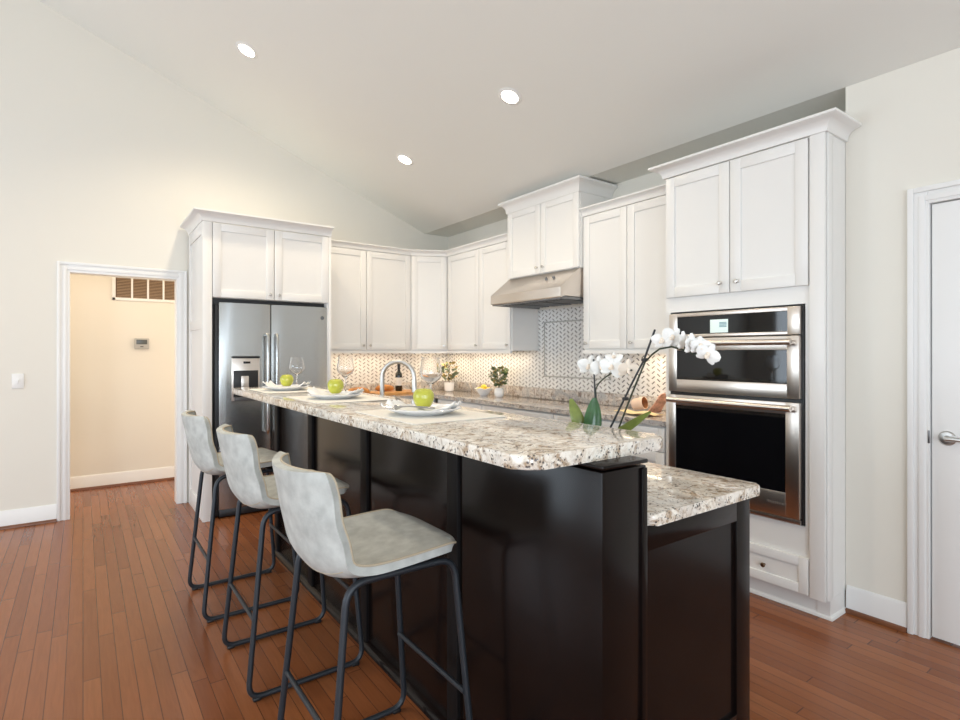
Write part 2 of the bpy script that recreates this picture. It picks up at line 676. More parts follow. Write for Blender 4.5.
# ------------------------------------------------------------------ room shell
XL, YB, YD, XC = -5.55, 3.56, 3.235, -1.1885          # left wall, back wall, pantry wall and its outside corner
YR, XR = -4.5, 3.5
RY = -1.0
RZ = slope_z(RY)

mb = MB()
mb.box((-6.9, YR - 0.1, -0.08), (XR + 0.1, YB + 0.12, 0))
struct('floor', mb, 'hardwood', smooth=0)

mb = MB()
zr = slope_z(RY) - SL * (RY - YR)
mb.prism([(YB + 0.12, ZS), (YS, ZS), (RY, RZ), (YR - 0.1, zr - SL * 0.1), (YR - 0.1, zr + 0.1), (RY, RZ + 0.12), (YS, ZS + 0.12), (YB + 0.12, ZS + 0.12)],
         0, XL - 0.12, XR + 0.1)
struct('ceiling', mb, 'paint_ceiling', smooth=0)

DY0, DY1, DZ = -0.10, 0.69, 2.02                    # doorway to the hall
mb = MB()
mb.prism([(YR, 0), (DY0, 0), (DY0, DZ), (DY1, DZ), (DY1, 0), (YB + 0.12, 0), (YB + 0.12, ZS), (YS, ZS), (RY, RZ), (YR, zr)], 0, XL - 0.12, XL)
struct('wall_left', mb, 'paint_wall', smooth=0)
struct('wall_back', MB().box((XL, YB, 0), (XC, YB + 0.12, ZS)), 'paint_wall', smooth=0)
PX0, PX1, PZ = -0.842, -0.03, 2.062                  # pantry door opening
mb = MB()
mb.prism([(XC, 0), (PX0, 0), (PX0, PZ), (PX1, PZ), (PX1, 0), (XR, 0), (XR, ZS - 0.0005), (XC, ZS - 0.0005)], 1, YD, YB + 0.12)
struct('wall_right', mb, 'paint_wall', smooth=0)
# the walls behind the camera, with window openings
mb = MB()
mb.box((XL, YR - 0.12, 0), (XR, YR, 0.5))
mb.box((XL, YR - 0.12, 2.6), (XR, YR, zr))
xs = [XL, -4.95, -3.45, -2.75, -1.25, -0.55, 0.95, 1.45, 2.95, XR]
for i in range(0, 10, 2):
    mb.box((xs[i], YR - 0.12, 0.5), (xs[i + 1], YR, 2.6))
struct('wall_rear', mb, 'paint_wall', smooth=0)
mb = MB()
mb.prism([(YR, 0), (YB, 0), (YB, 0.45), (YR, 0.45)], 0, XR, XR + 0.12)
mb.prism([(YR, 2.55), (YB, 2.55), (YB, ZS), (YS, ZS), (RY, RZ), (YR, zr)], 0, XR, XR + 0.12)
ys = [YR, -3.7, -2.3, -1.3, 0.1, 0.7, 2.1, YB]
for i in range(0, 8, 2):
    mb.box((XR, ys[i], 0.45), (XR + 0.12, ys[i + 1], 2.55))
struct('wall_far', mb, 'paint_wall', smooth=0)
# hallway beyond the doorway
XH = -6.67
struct('wall_hall', MB().box((XH - 0.12, -2.6, 0), (XH, 2.2, 2.46)), 'paint_wall', smooth=0)
struct('wall_hall_north', MB().box((XH, 2.1, 0), (XL - 0.12, 2.2, 2.46)), 'paint_wall', smooth=0)
struct('wall_hall_south', MB().box((XH, -2.6, 0), (XL - 0.12, -2.5, 2.46)), 'paint_wall', smooth=0)
struct('ceiling_hall', MB().box((XH - 0.12, -2.6, 2.46), (XL - 0.121, 2.2, 2.54)), 'paint_ceiling', smooth=0)


def baseboard(name, path, out):
    o = MB().sweep(path, [(0.0008, 0.001), (0.015, 0.001), (0.015, 0.105), (0.011, 0.118), (0.011, 0.128), (0.005, 0.138), (0.0008, 0.138)], out).build(name, 'paint_trim')
    o['kind'] = 'structure'
    q = MB().sweep(path, [(0.0155, 0.001), (0.032, 0.001), (0.031, 0.010), (0.026, 0.018), (0.0155, 0.022)], out).build('shoe_molding', 'shoe_wood', o)
    return o


baseboard('baseboard_left', [(XL, YR), (XL, DY0 - 0.071)], 1)
baseboard('baseboard_hall', [(XH, -2.49), (XH, 2.09)], 1)
baseboard('baseboard_right', [(XC + 0.008, YD), (PX0 - 0.079, YD)], 1)
baseboard('baseboard_pantry', [(PX1 + 0.08, YD), (XR, YD)], 1)


def casing(name, mk, w):
    """three-step casing; mk(x0, x1, z0, z1, t) adds a strip of thickness t"""
    return None


# cased opening on the left wall
mb = MB()
for t, a, b in ((0.012, 0.0, 0.070), (0.018, 0.006, 0.030), (0.022, 0.048, 0.068)):
    mb.box((XL + 0.0006, DY0 - b, 0.0005), (XL + t, DY0 - a, DZ + b), 0.002)
    mb.box((XL + 0.0006, DY1 + a, 0.0005), (XL + t, DY1 + b, DZ + b), 0.002)
    mb.box((XL + 0.0006, DY0 - a, DZ + a), (XL + t, DY1 + a, DZ + b), 0.002)
# jamb lining
mb.box((XL - 0.125, DY0 - 0.001, 0.0005), (XL + 0.012, DY0 + 0.014, DZ), 0.001)
mb.box((XL - 0.125, DY1 - 0.014, 0.0005), (XL + 0.012, DY1 + 0.001, DZ), 0.001)
mb.box((XL - 0.125, DY0 + 0.014, DZ - 0.014), (XL + 0.012, DY1 - 0.014, DZ + 0.001), 0.001)
struct('trim_1', mb, 'paint_trim')
# casing of the pantry door
mb = MB()
for t, a, b in ((0.012, 0.0, 0.078), (0.018, 0.008, 0.034), (0.023, 0.052, 0.076)):
    mb.box((PX0 - b, YD - 0.0006, 0.0005), (PX0 - a, YD - t, PZ + b), 0.002)
    mb.box((PX1 + a, YD - 0.0006, 0.0005), (PX1 + b, YD - t, PZ + b), 0.002)
    mb.box((PX0 - a, YD - 0.0006, PZ + a), (PX1 + a, YD - t, PZ + b), 0.002)
mb.box((PX0 - 0.001, YD - 0.012, 0.0005), (PX0 + 0.006, YD + 0.12, PZ), 0.001)
mb.box((PX1 - 0.006, YD - 0.012, 0.0005), (PX1 + 0.001, YD + 0.12, PZ), 0.001)
mb.box((PX0 + 0.006, YD - 0.012, PZ - 0.006), (PX1 - 0.006, YD + 0.12, PZ + 0.001), 0.001)
struct('trim_2', mb, 'paint_trim')
# door leaf: slab with raised stiles around two tall panels
mb = MB()
dx0, dx1, dy0, dz0, dz1 = PX0 + 0.012, PX1 - 0.009, YD + 0.004, 0.012, PZ - 0.011
mb.box((dx0, dy0 + 0.006, dz0), (dx1, dy0 + 0.036, dz1), 0.001)
stw = 0.112
mb.box((dx0, dy0, dz0), (dx0 + stw, dy0 + 0.010, dz1), 0.003)
mb.box((dx1 - stw, dy0, dz0), (dx1, dy0 + 0.010, dz1), 0.003)
for z0, z1 in ((dz0, 0.24), (0.94, 1.10), (dz1 - 0.13, dz1)):
    mb.box((dx0 + stw - 0.003, dy0, z0), (dx1 - stw + 0.003, dy0 + 0.010, z1), 0.003)
for z0, z1 in ((0.29, 0.89), (1.15, dz1 - 0.18)):
    mb.box((dx0 + stw + 0.05, dy0 + 0.001, z0), (dx1 - stw - 0.05, dy0 + 0.010, z1), 0.006)
dr = struct('door_1', mb, 'paint_trim')
hx, hz = -0.772, 0.955
Mh = axes((hx, dy0, hz), (1, 0, 0), (0, -1, 0)) @ Matrix.Rotation(-PI / 2, 4, 'X')
mb = MB().lathe([(0, 0), (0.033, 0), (0.034, 0.004), (0.028, 0.010), (0.014, 0.012), (0.012, 0.040), (0.0, 0.042)], (0, 0, 0), 24, Mh)
mb.tube([(hx, dy0 - 0.040, hz), (hx + 0.03, dy0 - 0.046, hz + 0.003), (hx + 0.07, dy0 - 0.046, hz + 0.001), (hx + 0.115, dy0 - 0.044, hz - 0.006)], [0.011, 0.011, 0.009, 0.008], 10)
mb.build('lever_handle', 'brushed_nickel', dr)
MB().box((PX0 + 0.0005, YD - 0.014, 0.925), (PX0 + 0.009, YD - 0.010, 0.985), 0.001).build('strike_plate', 'steel_dark', dr)

# backsplash tile, part of the walls
mb = MB()
TB = YB - 0.008
mb.box((XL + 0.009, TB, 1.016), (-2.126, YB - 0.0004, 1.372))
mb.box((-3.93, TB, 1.372), (-3.03, YB - 0.0004, 1.76))
o = struct('trim_3', mb, 'tile_back', smooth=0)
mb = MB()
fx0, fx1, fz0, fz1 = -3.845, -3.03, 1.124, 1.645
for a, b, c, d in ((fx0, fx1, fz0, fz0 + 0.012), (fx0, fx1, fz1 - 0.012, fz1), (fx0, fx0 + 0.012, fz0, fz1), (fx1 - 0.012, fx1, fz0, fz1)):
    mb.box((a, TB - 0.007, c), (b, TB - 0.0002, d), 0.003)
mb.build('pencil_border', 'thermo_grey', o)
mb = MB().box((XL + 0.0004, 1.832, 1.016), (XL + 0.008, YB - 0.009, 1.372))
struct('trim_4', mb, 'tile_left', smooth=0)

# ------------------------------------------------------------------ refrigerator surround
FX = -4.83
fc = thing('refrigerator_cabinet', 'tall white cabinet surround enclosing the steel refrigerator, two doors above', 'cabinet', (-5.19, 1.30, 0))
FY0, FY1 = 0.772, 1.826
mb = MB()
mb.box((XL + 0.024, FY0 + 0.008, 0.0005), (FX - 0.001, FY0 + 0.045, 2.405), 0.001)
Ms = axes((XL + 0.024, FY0 + 0.010, 0.0005), (1, 0, 0), (0, -1, 0))
w = FX - 0.001 - (XL + 0.024)
b_ = 0.0018
mb.box((0, 0, 0), (0.075, 0.012, 2.405), b_, Ms)
mb.box((w - 0.058, 0, 0), (w, 0.012, 2.405), b_, Ms)
for z0, z1 in ((0, 0.14), (1.545, 1.625), (2.31, 2.405)):
    mb.box((0.075, 0, z0), (w - 0.058, 0.012, z1), b_, Ms)
mb.build('side_panel', 'cabinet_white', fc)
mb = MB().box((XL + 0.0005, FY1 - 0.035, 0.0005), (FX - 0.001, FY1, 2.405), 0.001)
mb.build('side_panel', 'cabinet_white', fc)
mb = MB()
mb.box((XL + 0.01, FY0 + 0.046, 1.80), (FX - 0.001, FY1 - 0.036, 2.405), 0.001)
mb.build('cabinet_box', 'cabinet_white', fc)
mb = MB().box((FX - 0.001, FY0 - 0.002, 0.0005), (FX + 0.0195, FY0 + 0.066, 2.405), 0.002)
mb.box((FX - 0.001, FY1 - 0.024, 0.0005), (FX + 0.0195, FY1, 2.405), 0.002)
mb.build('face_frame', 'cabinet_white', fc)
Mf = axes((FX, 0, 0), (0, 1, 0), (1, 0, 0))
door(fc, Mf, 0.843, 1.320, 1.803, 2.400, (1.286, 1.845))
door(fc, Mf, 1.326, 1.800, 1.803, 2.400, (1.360, 1.845))
MB().sweep([(XL + 0.03, FY0 - 0.002), (FX + 0.02, FY0 - 0.002), (FX + 0.02, FY1 - 0.001)], crown_prof(2.405, 0.080, 0.072), 1).build('crown_molding', 'cabinet_white', fc)

# refrigerator: side by side, dispenser in the left door
rf = thing('refrigerator', 'stainless steel side by side refrigerator with water dispenser beside the doorway', 'refrigerator', (-5.15, 1.34, 0))
RX = FX + 0.012
MB().box((-5.50, 0.868, 0.012), (RX - 0.062, 1.793, 1.752), 0.004).build('body', 'black_plastic', rf)


def fridge_door(y0, y1, name):
    mb = MB()
    pts = []
    n = 10
    for i in range(n + 1):
        t = i / n
        e = abs(2 * t - 1)
        pts.append((RX - 0.007 * e ** 6, y0 + (y1 - y0) * t))
    poly = [(RX - 0.060, y0), *pts, (RX - 0.060, y1)]
    mb.prism(poly, 2, 0.075, 1.762, 0.004, 2)
    return mb.build(name, 'steel', rf)


d1 = fridge_door(0.892, 1.294, 'freezer_door')
d2 = fridge_door(1.302, 1.790, 'fridge_door')
for y, d in ((1.262, d1), (1.336, d2)):
    mb = MB()
    x = RX + 0.050
    mb.tube([(RX - 0.004, y, 1.500), (x - 0.016, y, 1.505), (x, y, 1.485), (x, y, 1.30), (x, y, 0.90), (x, y, 0.70), (x - 0.016, y, 0.680), (RX - 0.004, y, 0.685)], 0.0135, 12)
    mb.build('handle', 'steel', d)
# dispenser
mb = MB()
mb.box((RX - 0.012, 0.985, 0.955), (RX + 0.004, 1.205, 1.320), 0.003)
dsp = mb.build('dispenser', 'steel_warm', d1)
MB().box((RX + 0.0045, 0.998, 0.985), (RX + 0.007, 1.192, 1.205), 0.001).build('dispenser_recess', 'black_plastic', d1)
MB().box((RX - 0.005, 0.985, 1.306), (RX + 0.012, 1.205, 1.324), 0.004).build('dispenser_hood', 'black_plastic', d1)
MB().box((RX + 0.004, 1.075, 1.262), (RX + 0.0065, 1.130, 1.280), 0.001).build('dispenser_display', 'black_glass', d1)
MB().box((RX + 0.007, 1.055, 1.020), (RX + 0.020, 1.115, 1.160), 0.004).build('dispenser_paddle', 'steel_warm', d1)
MB().box((RX + 0.007, 1.004, 0.955), (RX + 0.030, 1.186, 0.985), 0.004).build('drip_tray', 'dark_grey_plastic', d1)
MB().lathe([(0, 0), (0.017, 0), (0.017, 0.002), (0, 0.0025)], (0, 0, 0), 20, axes((RX - 0.0035, 1.745, 1.665), (0, 1, 0), (1, 0, 0)) @ Matrix.Rotation(-PI / 2, 4, 'X')).build('badge', 'badge', d2)
MB().box((RX - 0.055, 0.895, 0.012), (RX - 0.02, 1.788, 0.070), 0.004).build('grille', 'black_plastic', rf)
MB().box((-5.45, FY0 + 0.047, 1.7535), (RX - 0.075, FY1 - 0.037, 1.7985), 0.0).build('gap_shade', 'black_plastic', rf)  # black block stands in for the shaded gap above the refrigerator
# solid black strip standing in for the shadow between the surround and the refrigerator
MB().box((-5.40, FY0 + 0.0465, 0.012), (RX - 0.070, 0.866, 1.752), 0).build('shadow_strip', 'cabinet_black_gap', rf)

# ------------------------------------------------------------------ wall cabinets
UZ0, UZ1 = 1.372, 2.400


def wall_cab(label, loc, poly, z0, z1, doors, M, crown=None, rail=None, group=None):
    t = thing('wall_cabinet', label, 'cabinet', loc, group)
    MB().prism(poly, 2, z0, z1).build('cabinet_box', 'cabinet_white', t, smooth=0)
    for d in doors:
        door(t, M, d[0], d[1], d[2], d[3], d[4])
    if crown:
        MB().sweep(crown[0], crown_prof(*crown[1]), crown[2]).build('crown_molding', 'cabinet_white', t)
    if rail:
        MB().sweep(rail[0], [(-0.018, z0 - 0.026), (0.004, z0 - 0.026), (0.004, z0 - 0.0005), (-0.018, z0 - 0.0005)], rail[1]).build('light_rail', 'cabinet_white', t)
    return t


UX = -5.221                       # face of the boxes on the left wall
CY0, CX1, UYF = 2.862, -5.040, 3.232
Ml = axes((UX, 0, 0), (0, 1, 0), (1, 0, 0))
wall_cab('white two-door wall cabinet between the refrigerator surround and the angled corner cabinet', (XL + 0.16, 2.35, UZ0),
         [(XL + 0.0008, 1.829), (UX, 1.829), (UX, CY0 - 0.001), (XL + 0.0008, CY0 - 0.001)], UZ0, UZ1,
         [(1.835, 2.343, UZ0 + 0.012, UZ1 - 0.003, (2.309, UZ0 + 0.055)), (2.348, 2.856, UZ0 + 0.012, UZ1 - 0.003, (2.382, UZ0 + 0.055))], Ml,
         ([(UX + 0.02, 1.829), (UX + 0.02, CY0 - 0.001)], (UZ1, 0.060, 0.045), 1), ([(UX + 0.02, 1.829), (UX + 0.02, CY0 - 0.001)], 1))
dv = Vector((CX1 - UX, UYF - CY0, 0))
dl = dv.length
U = dv.normalized()
Nc = Vector((U.y, -U.x, 0))
Mc = axes((UX, CY0, 0), U, Nc)
c0 = Vector((UX, CY0, 0)) + Nc * 0.02 + U * 0.009
c1 = Vector((CX1, UYF, 0)) + Nc * 0.02 - U * 0.012
wall_cab('single-door white corner wall cabinet set at an angle above the wine bottle', (XL + 0.2, YB - 0.2, UZ0),
         [(XL + 0.0008, CY0), (UX, CY0), (CX1, UYF), (CX1, YB - 0.0008), (XL + 0.0008, YB - 0.0008)], UZ0, UZ1,
         [(0.012, dl - 0.016, UZ0 + 0.012, UZ1 - 0.003, (dl - 0.052, UZ0 + 0.055))], Mc,
         ([(c0.x, c0.y), (c1.x, c1.y)], (UZ1, 0.060, 0.045), 1), ([(c0.x, c0.y), (c1.x, c1.y)], 1))
Mb = axes((0, UYF, 0), (1, 0, 0), (0, -1, 0))
HX0, HX1 = -3.932, -3.030
wall_cab('white two-door wall cabinet left of the steel range hood, above the lemon bowl', (-4.49, YB - 0.16, UZ0),
         [(CX1 + 0.001, UYF), (HX0 - 0.0015, UYF), (HX0 - 0.0015, YB - 0.0008), (CX1 + 0.001, YB - 0.0008)], UZ0, UZ1,
         [(CX1 + 0.022, -4.440, UZ0 + 0.012, UZ1 - 0.003, (-4.476, UZ0 + 0.055)), (-4.434, HX0 - 0.012, UZ0 + 0.012, UZ1 - 0.003, (HX0 - 0.048, UZ0 + 0.055))], Mb,
         ([(CX1 + 0.016, UYF - 0.02), (HX0 - 0.0015, UYF - 0.02)], (UZ1, 0.060, 0.045), 1), ([(CX1 + 0.016, UYF - 0.02), (HX0 - 0.0015, UYF - 0.02)], 1))
HYF = 3.190
Mhd = axes((0, HYF, 0), (1, 0, 0), (0, -1, 0))
hc = thing('wall_cabinet', 'short white two-door cabinet directly above the steel range hood, reaching the ceiling', 'cabinet', (-3.48, 3.37, 2.03))
MB().box((HX0, HYF, 2.030), (HX1, YB - 0.0008, 2.650)).build('cabinet_box', 'cabinet_white', hc, smooth=0)
door(hc, Mhd, HX0 + 0.004, -3.484, 2.034, 2.640, (-3.520, 2.085))
door(hc, Mhd, -3.479, HX1 - 0.004, 2.034, 2.640, (-3.442, 2.085))
MB().sweep([(HX0, YB - 0.002), (HX0, HYF - 0.02), (HX1, HYF - 0.02), (HX1, YB - 0.002)], crown_prof(2.630, 0.100, 0.062), 1).build('crown_molding', 'cabinet_white', hc)
OX0, OX1 = -2.122, -1.190
UZR = 2.430
wall_cab('white two-door wall cabinet between the range hood and the tall oven cabinet', (-2.58, YB - 0.16, UZ0),
         [(HX1 + 0.0015, UYF), (OX0 - 0.0015, UYF), (OX0 - 0.0015, YB - 0.0008), (HX1 + 0.0015, YB - 0.0008)], UZ0, UZR,
         [(HX1 + 0.008, -2.598, UZ0 + 0.012, UZR - 0.003, (-2.990, UZ0 + 0.055)), (-2.592, OX0 - 0.03, UZ0 + 0.012, UZR - 0.003, (-2.552, UZ0 + 0.055))], Mb,
         ([(HX1 + 0.0015, UYF - 0.02), (OX0 - 0.0015, UYF - 0.02)], (UZR, 0.060, 0.045), 1), ([(HX1 + 0.0015, UYF - 0.02), (OX0 - 0.0015, UYF - 0.02)], 1))

# ------------------------------------------------------------------ tall oven cabinet
OY = 3.012
oc = thing('oven_cabinet', 'tall white cabinet holding the double oven, doors above and a drawer below', 'cabinet', (-1.656, 3.28, 0))
mb = MB()
mb.box((OX0, OY, 0.105), (OX1, YB - 0.0008, 0.455))
mb.box((OX0, OY, 1.605), (OX1, YB - 0.0008, 2.455))
mb.box((OX0, OY, 0.455), (-2.088, YB - 0.0008, 1.605))
mb.box((-1.290, OY, 0.455), (OX1, YB - 0.0008, 1.605))
mb.build('cabinet_box', 'cabinet_white', oc, smooth=0)
mb = MB().box((-1.262, OY - 0.0225, 0.105), (OX1, OY - 0.0004, 2.455), 0.002)
mb.box((OX1 - 0.018, OY + 0.0, 0.105), (OX1 + 0.006, OY + 0.06, 2.455), 0.002)
mb.build('stile', 'cabinet_white', oc)
mb = MB().box((OX0 + 0.004, OY + 0.045, 0.0005), (OX1 - 0.02, OY + 0.07, 0.1045))
mb.box((OX1 - 0.06, OY + 0.04, 0.0005), (OX1, YD - 0.004, 0.1045))
mb.sweep([(OX0, OY + 0.045), (OX1, OY + 0.045), (OX1, YD - 0.004)], [(0, 0.0005), (0.013, 0.0005), (0.012, 0.010), (0.006, 0.018), (0, 0.02)], 1)
mb.build('toe_kick', 'cabinet_white', oc)
Mo = axes((0, OY, 0), (1, 0, 0), (0, -1, 0))
door(oc, Mo, OX0 + 0.012, -1.690, 1.698, 2.450, (-1.742, 1.755))
door(oc, Mo, -1.684, -1.270, 1.698, 2.450, (-1.640, 1.755))
door(oc, Mo, OX0 + 0.012, -1.268, 0.112, 0.298, (-1.488, 0.205), 'drawer', 'bronze_knob', 0.048)
MB().sweep([(OX0, 3.17), (OX0, OY - 0.022), (OX1 + 0.006, OY - 0.022), (OX1 + 0.006, YD - 0.003)], crown_prof(2.455, 0.074, 0.070), -1 if False else 1).build('crown_molding', 'cabinet_white', oc)

# built-in double oven
ov = thing('wall_oven', 'stainless steel built-in double oven with black glass in the tall white cabinet', 'oven', (-1.69, 3.2, 0.455))
VX0, VX1, VY = -2.076, -1.303, OY - 0.003
MB().box((VX0 - 0.008, VY - 0.004, 0.460), (VX1 + 0.010, YB - 0.05, 1.600), 0.002).build('oven_case', 'black_plastic', ov)


def frame(mb, x0, x1, z0, z1, ix0, ix1, iz0, iz1, y0, y1, b=0.003):
    mb.box((x0, y0, z0), (ix0, y1, z1), b)
    mb.box((ix1, y0, z0), (x1, y1, z1), b)
    mb.box((ix0 - 0.002, y0, z0), (ix1 + 0.002, y1, iz0), b)
    mb.box((ix0 - 0.002, y0, iz1), (ix1 + 0.002, y1, z1), b)
    return mb


IX0, IX1 = -2.018, -1.365
y1, y0 = VY - 0.0045, VY - 0.030
cp = frame(MB(), VX0, VX1, 1.446, 1.592, IX0, IX1, 1.464, 1.570, y1, y0).build('control_panel', 'steel_warm', ov)
MB().box((IX0 - 0.001, y1 - 0.001, 1.463), (IX1 + 0.001, y0 + 0.003, 1.571)).build('panel_glass', 'black_glass', cp)
MB().box((-1.800, y0 + 0.001, 1.468), (-1.690, y0 + 0.0028, 1.545), 0.0005).build('display', 'display', cp)
mb = MB()
for i in range(4):
    mb.box((-1.742, y0 - 0.0002, 1.500 + i * 0.008), (-1.698, y0 + 0.0008, 1.505 + i * 0.008))
mb.build('display_text', 'text_blue', cp)
ud = frame(MB(), VX0, VX1, 1.112, 1.440, IX0, IX1, 1.188, 1.365, y1, y0 - 0.006).build('upper_oven_door', 'steel_warm', ov)
MB().box((IX0 - 0.001, y1 - 0.001, 1.187), (IX1 + 0.001, y0 - 0.002, 1.366)).build('oven_window', 'black_glass', ud)
ld = frame(MB(), VX0, VX1, 0.490, 1.092, -2.026, -1.372, 0.618, 1.030, y1, y0 - 0.006).build('lower_oven_door', 'steel_warm', ov)
MB().box((-2.027, y1 - 0.001, 0.617), (-1.371, y0 - 0.002, 1.031)).build('oven_window', 'black_glass', ld)
for z, d in ((1.408, ud), (1.064, ld)):
    mb = MB()
    hy = y0 - 0.050
    mb.tube([(VX0 + 0.022, hy, z), (VX1 - 0.022, hy, z)], 0.0165, 14)
    for x in (VX0 + 0.034, VX1 - 0.034):
        mb.box((x - 0.012, hy + 0.004, z - 0.010), (x + 0.012, y0 - 0.0055, z + 0.010), 0.003)
    mb.build('handle', 'steel_warm', d)
mb = MB()
for i, wd in enumerate((0.006, 0.010, 0.007, 0.009, 0.006, 0.004, 0.009, 0.008, 0.006)):
    mb.box((-1.465 + i * 0.0115, y0 - 0.0068, 0.551), (-1.465 + i * 0.0115 + wd, y0 - 0.0058, 0.561 + (0.005 if i in (0, 4) else 0)))
mb.build('maker_lettering', 'text_light', ld)
MB().box((VX0, y1, 0.464), (VX1, y0 + 0.006, 0.484), 0.002).build('bottom_trim', 'steel_warm', ov)

# ------------------------------------------------------------------ range hood
hd = thing('range_hood', 'stainless steel under-cabinet range hood with sloped front on tiled wall', 'range hood', (-3.48, 3.27, 1.76))
hx0, hx1 = -3.926, -3.036
mb = MB().prism([(TB - 0.001, 2.027), (3.185, 2.027), (2.972, 1.862), (2.972, 1.788), (2.985, 1.782), (3.02, 1.800), (TB - 0.001, 1.790)], 0, hx0, hx1, 0.003, 2)
mb.build('canopy', 'steel_warm', hd)
mb = MB()
mb.box((hx0 + 0.002, 2.990, 1.772), (hx0 + 0.02, TB - 0.002, 1.792), 0.002)
mb.box((hx1 - 0.02, 2.990, 1.772), (hx1 - 0.002, TB - 0.002, 1.792), 0.002)
mb.box((hx0 + 0.02, 2.990, 1.772), (hx1 - 0.02, 3.02, 1.792), 0.002)
mb.build('bottom_rim', 'steel_dark', hd)
for k in range(3):
    a = hx0 + 0.03 + k * 0.28
    mb = MB().box((a, 3.04, 1.778), (a + 0.262, 3.46, 1.789), 0.003)
    for j in range(6):
        mb.box((a + 0.02 + j * 0.04, 3.06, 1.770), (a + 0.040 + j * 0.04, 3.44, 1.779), 0.003)
    mb.build('filter', 'filter_mesh', hd)
sl = Vector((0, 2.972 - 3.185, 1.862 - 2.027)).normalized()
for x in (-3.33, -3.24):
    p = Vector((x, 3.10, 1.862 + (3.10 - 2.972) * (0.165 / 0.213)))
    nrm = Vector((0, -sl.z * -1, 0)).normalized() if False else Vector((0, -0.612, 0.79))
    MB().tube([p - nrm * 0.002, p + nrm * 0.014], 0.011, 12).build('control_knob', 'steel_dark', hd)

# ------------------------------------------------------------------ base cabinets and wall counter
BZ = 0.878
Mbase = axes((0, 3.022, 0), (1, 0, 0), (0, -1, 0))


def base_cab(label, x0, x1, splits):
    t = thing('base_cabinet', label, 'cabinet', ((x0 + x1) / 2, 3.29, 0))
    MB().box((x0 + 0.001, 3.022, 0.10), (x1 - 0.001, YB - 0.001, BZ)).build('cabinet_box', 'cabinet_white', t, smooth=0)
    MB().box((x0 + 0.001, 3.08, 0.0005), (x1 - 0.001, YB - 0.001, 0.0995)).build('toe_kick', 'cabinet_white', t, smooth=0)
    door(t, Mbase, x0 + 0.004, x1 - 0.004, 0.715, BZ - 0.012, ((x0 + x1) / 2, 0.79), 'drawer', st=0.045)
    n = splits
    w = (x1 - x0 - 0.008) / n
    for i in range(n):
        a = x0 + 0.004 + i * w
        door(t, Mbase, a + 0.001, a + w - 0.001, 0.112, 0.708, (a + w - 0.04 if i == 0 else a + 0.04, 0.65))
    return t


base_cab('white base cabinet with a drawer under the lemon bowl and white vase', -4.885, -4.100, 2)
base_cab('white base cabinet with a drawer below the range hood', -4.100, -3.147, 2)
base_cab('white base cabinet with a drawer next to the tall oven cabinet', -3.147, -2.126, 2)
t = thing('base_cabinet', 'white base cabinet under the left wall counter beside the refrigerator surround', 'cabinet', (-5.22, 2.4, 0))
MB().box((XL + 0.001, 1.829, 0.0005), (-4.952, 3.02, BZ)).build('cabinet_box', 'cabinet_white', t, smooth=0)
Mlb = axes((-4.952, 0, 0), (0, 1, 0), (1, 0, 0))
door(t, Mlb, 1.835, 2.40, 0.112, 0.866, (2.36, 0.80))
door(t, Mlb, 2.405, 2.97, 0.112, 0.866, (2.44, 0.80))
ct = thing('countertop', 'L-shaped speckled granite worktop along the tiled walls', 'countertop', (-4.4, 3.1, BZ))
MB().prism([(XL + 0.001, 1.829), (-4.915, 1.829), (-4.915, 2.985), (OX0 - 0.001, 2.985), (OX0 - 0.001, YB - 0.001), (XL + 0.001, YB - 0.001)], 2, BZ + 0.0005, 0.914, 0.006).build('slab', 'granite_wall', ct)
mb = MB().box((XL + 0.022, YB - 0.022, 0.9145), (OX0 - 0.001, YB - 0.001, 1.0155), 0.002)
mb.box((XL + 0.001, 1.83, 0.9145), (XL + 0.022, YB - 0.001, 1.0155), 0.002)
mb.build('splash', 'granite_wall', ct)

# ------------------------------------------------------------------ island
IXa, IXb = -3.80, -0.935
isl = thing('kitchen_island', 'long dark espresso wood island with raised bar side and panelled end', 'island', (-2.37, 1.42, 0))
PF = 1.062
mb = MB().box((IXa, PF, 0.0005), (IXb, 1.2375, 1.046), 0.002)
mb.build('bar_wall', 'espresso', isl)
mb = MB().box((IXa - 0.008, PF - 0.003, 1.052), (IXb + 0.006, 1.2405, 1.064), 0.004)
mb.build('cap_molding', 'espresso', isl)
for x in (-3.775, -3.10, -2.36, -1.61):
    MB().box((x - 0.034, PF - 0.014, 0.02), (x + 0.034, PF + 0.003, 1.041), 0.003).build('batten', 'espresso_matte', isl)
MB().box((IXb - 0.004, 1.215, 0.02), (IXb + 0.007, 1.237, 1.041), 0.004).build('corner_bead', 'espresso', isl)
mb = MB().sweep([(IXa, PF), (IXb, PF)], [(0.0, 0.0005), (0.030, 0.0005), (0.028, 0.012), (0.018, 0.024), (0, 0.03)], 1)
mb.build('base_shoe', 'espresso', isl)
LY1 = 1.782
mb = MB().box((IXa, 1.2380, 0.0005), (IXb - 0.014, LY1, 0.8785), 0.001)
mb.build('cabinet_box', 'espresso', isl)
Me = axes((IXb - 0.0145, 1.2385, 0.0), (0, 1, 0), (1, 0, 0))
mb = MB()
w = LY1 - 1.2385 + 0.002
mb.box((w - 0.080, 0, 0.0005), (w, 0.014, 0.8785), 0.002, Me)
mb.box((0, 0, 0.0005), (w - 0.080, 0.014, 0.186), 0.002, Me)
mb.box((0, 0, 0.808), (w - 0.080, 0.014, 0.8785), 0.002, Me)
mb.box((0, 0, 0.18), (w - 0.075, 0.003, 0.815), 0, Me)
mb.build('end_panel', 'espresso', isl)
# kitchen side fronts
Mk = axes((IXa, LY1 + 0.0005, 0), (1, 0, 0), (0, 1, 0))
for i in range(4):
    a = 0.02 + i * 0.70
    shaker(MB(), Mk @ Matrix.Translation((a, 0, 0.11)), 0.69, 0.75).build('door', 'espresso', isl)


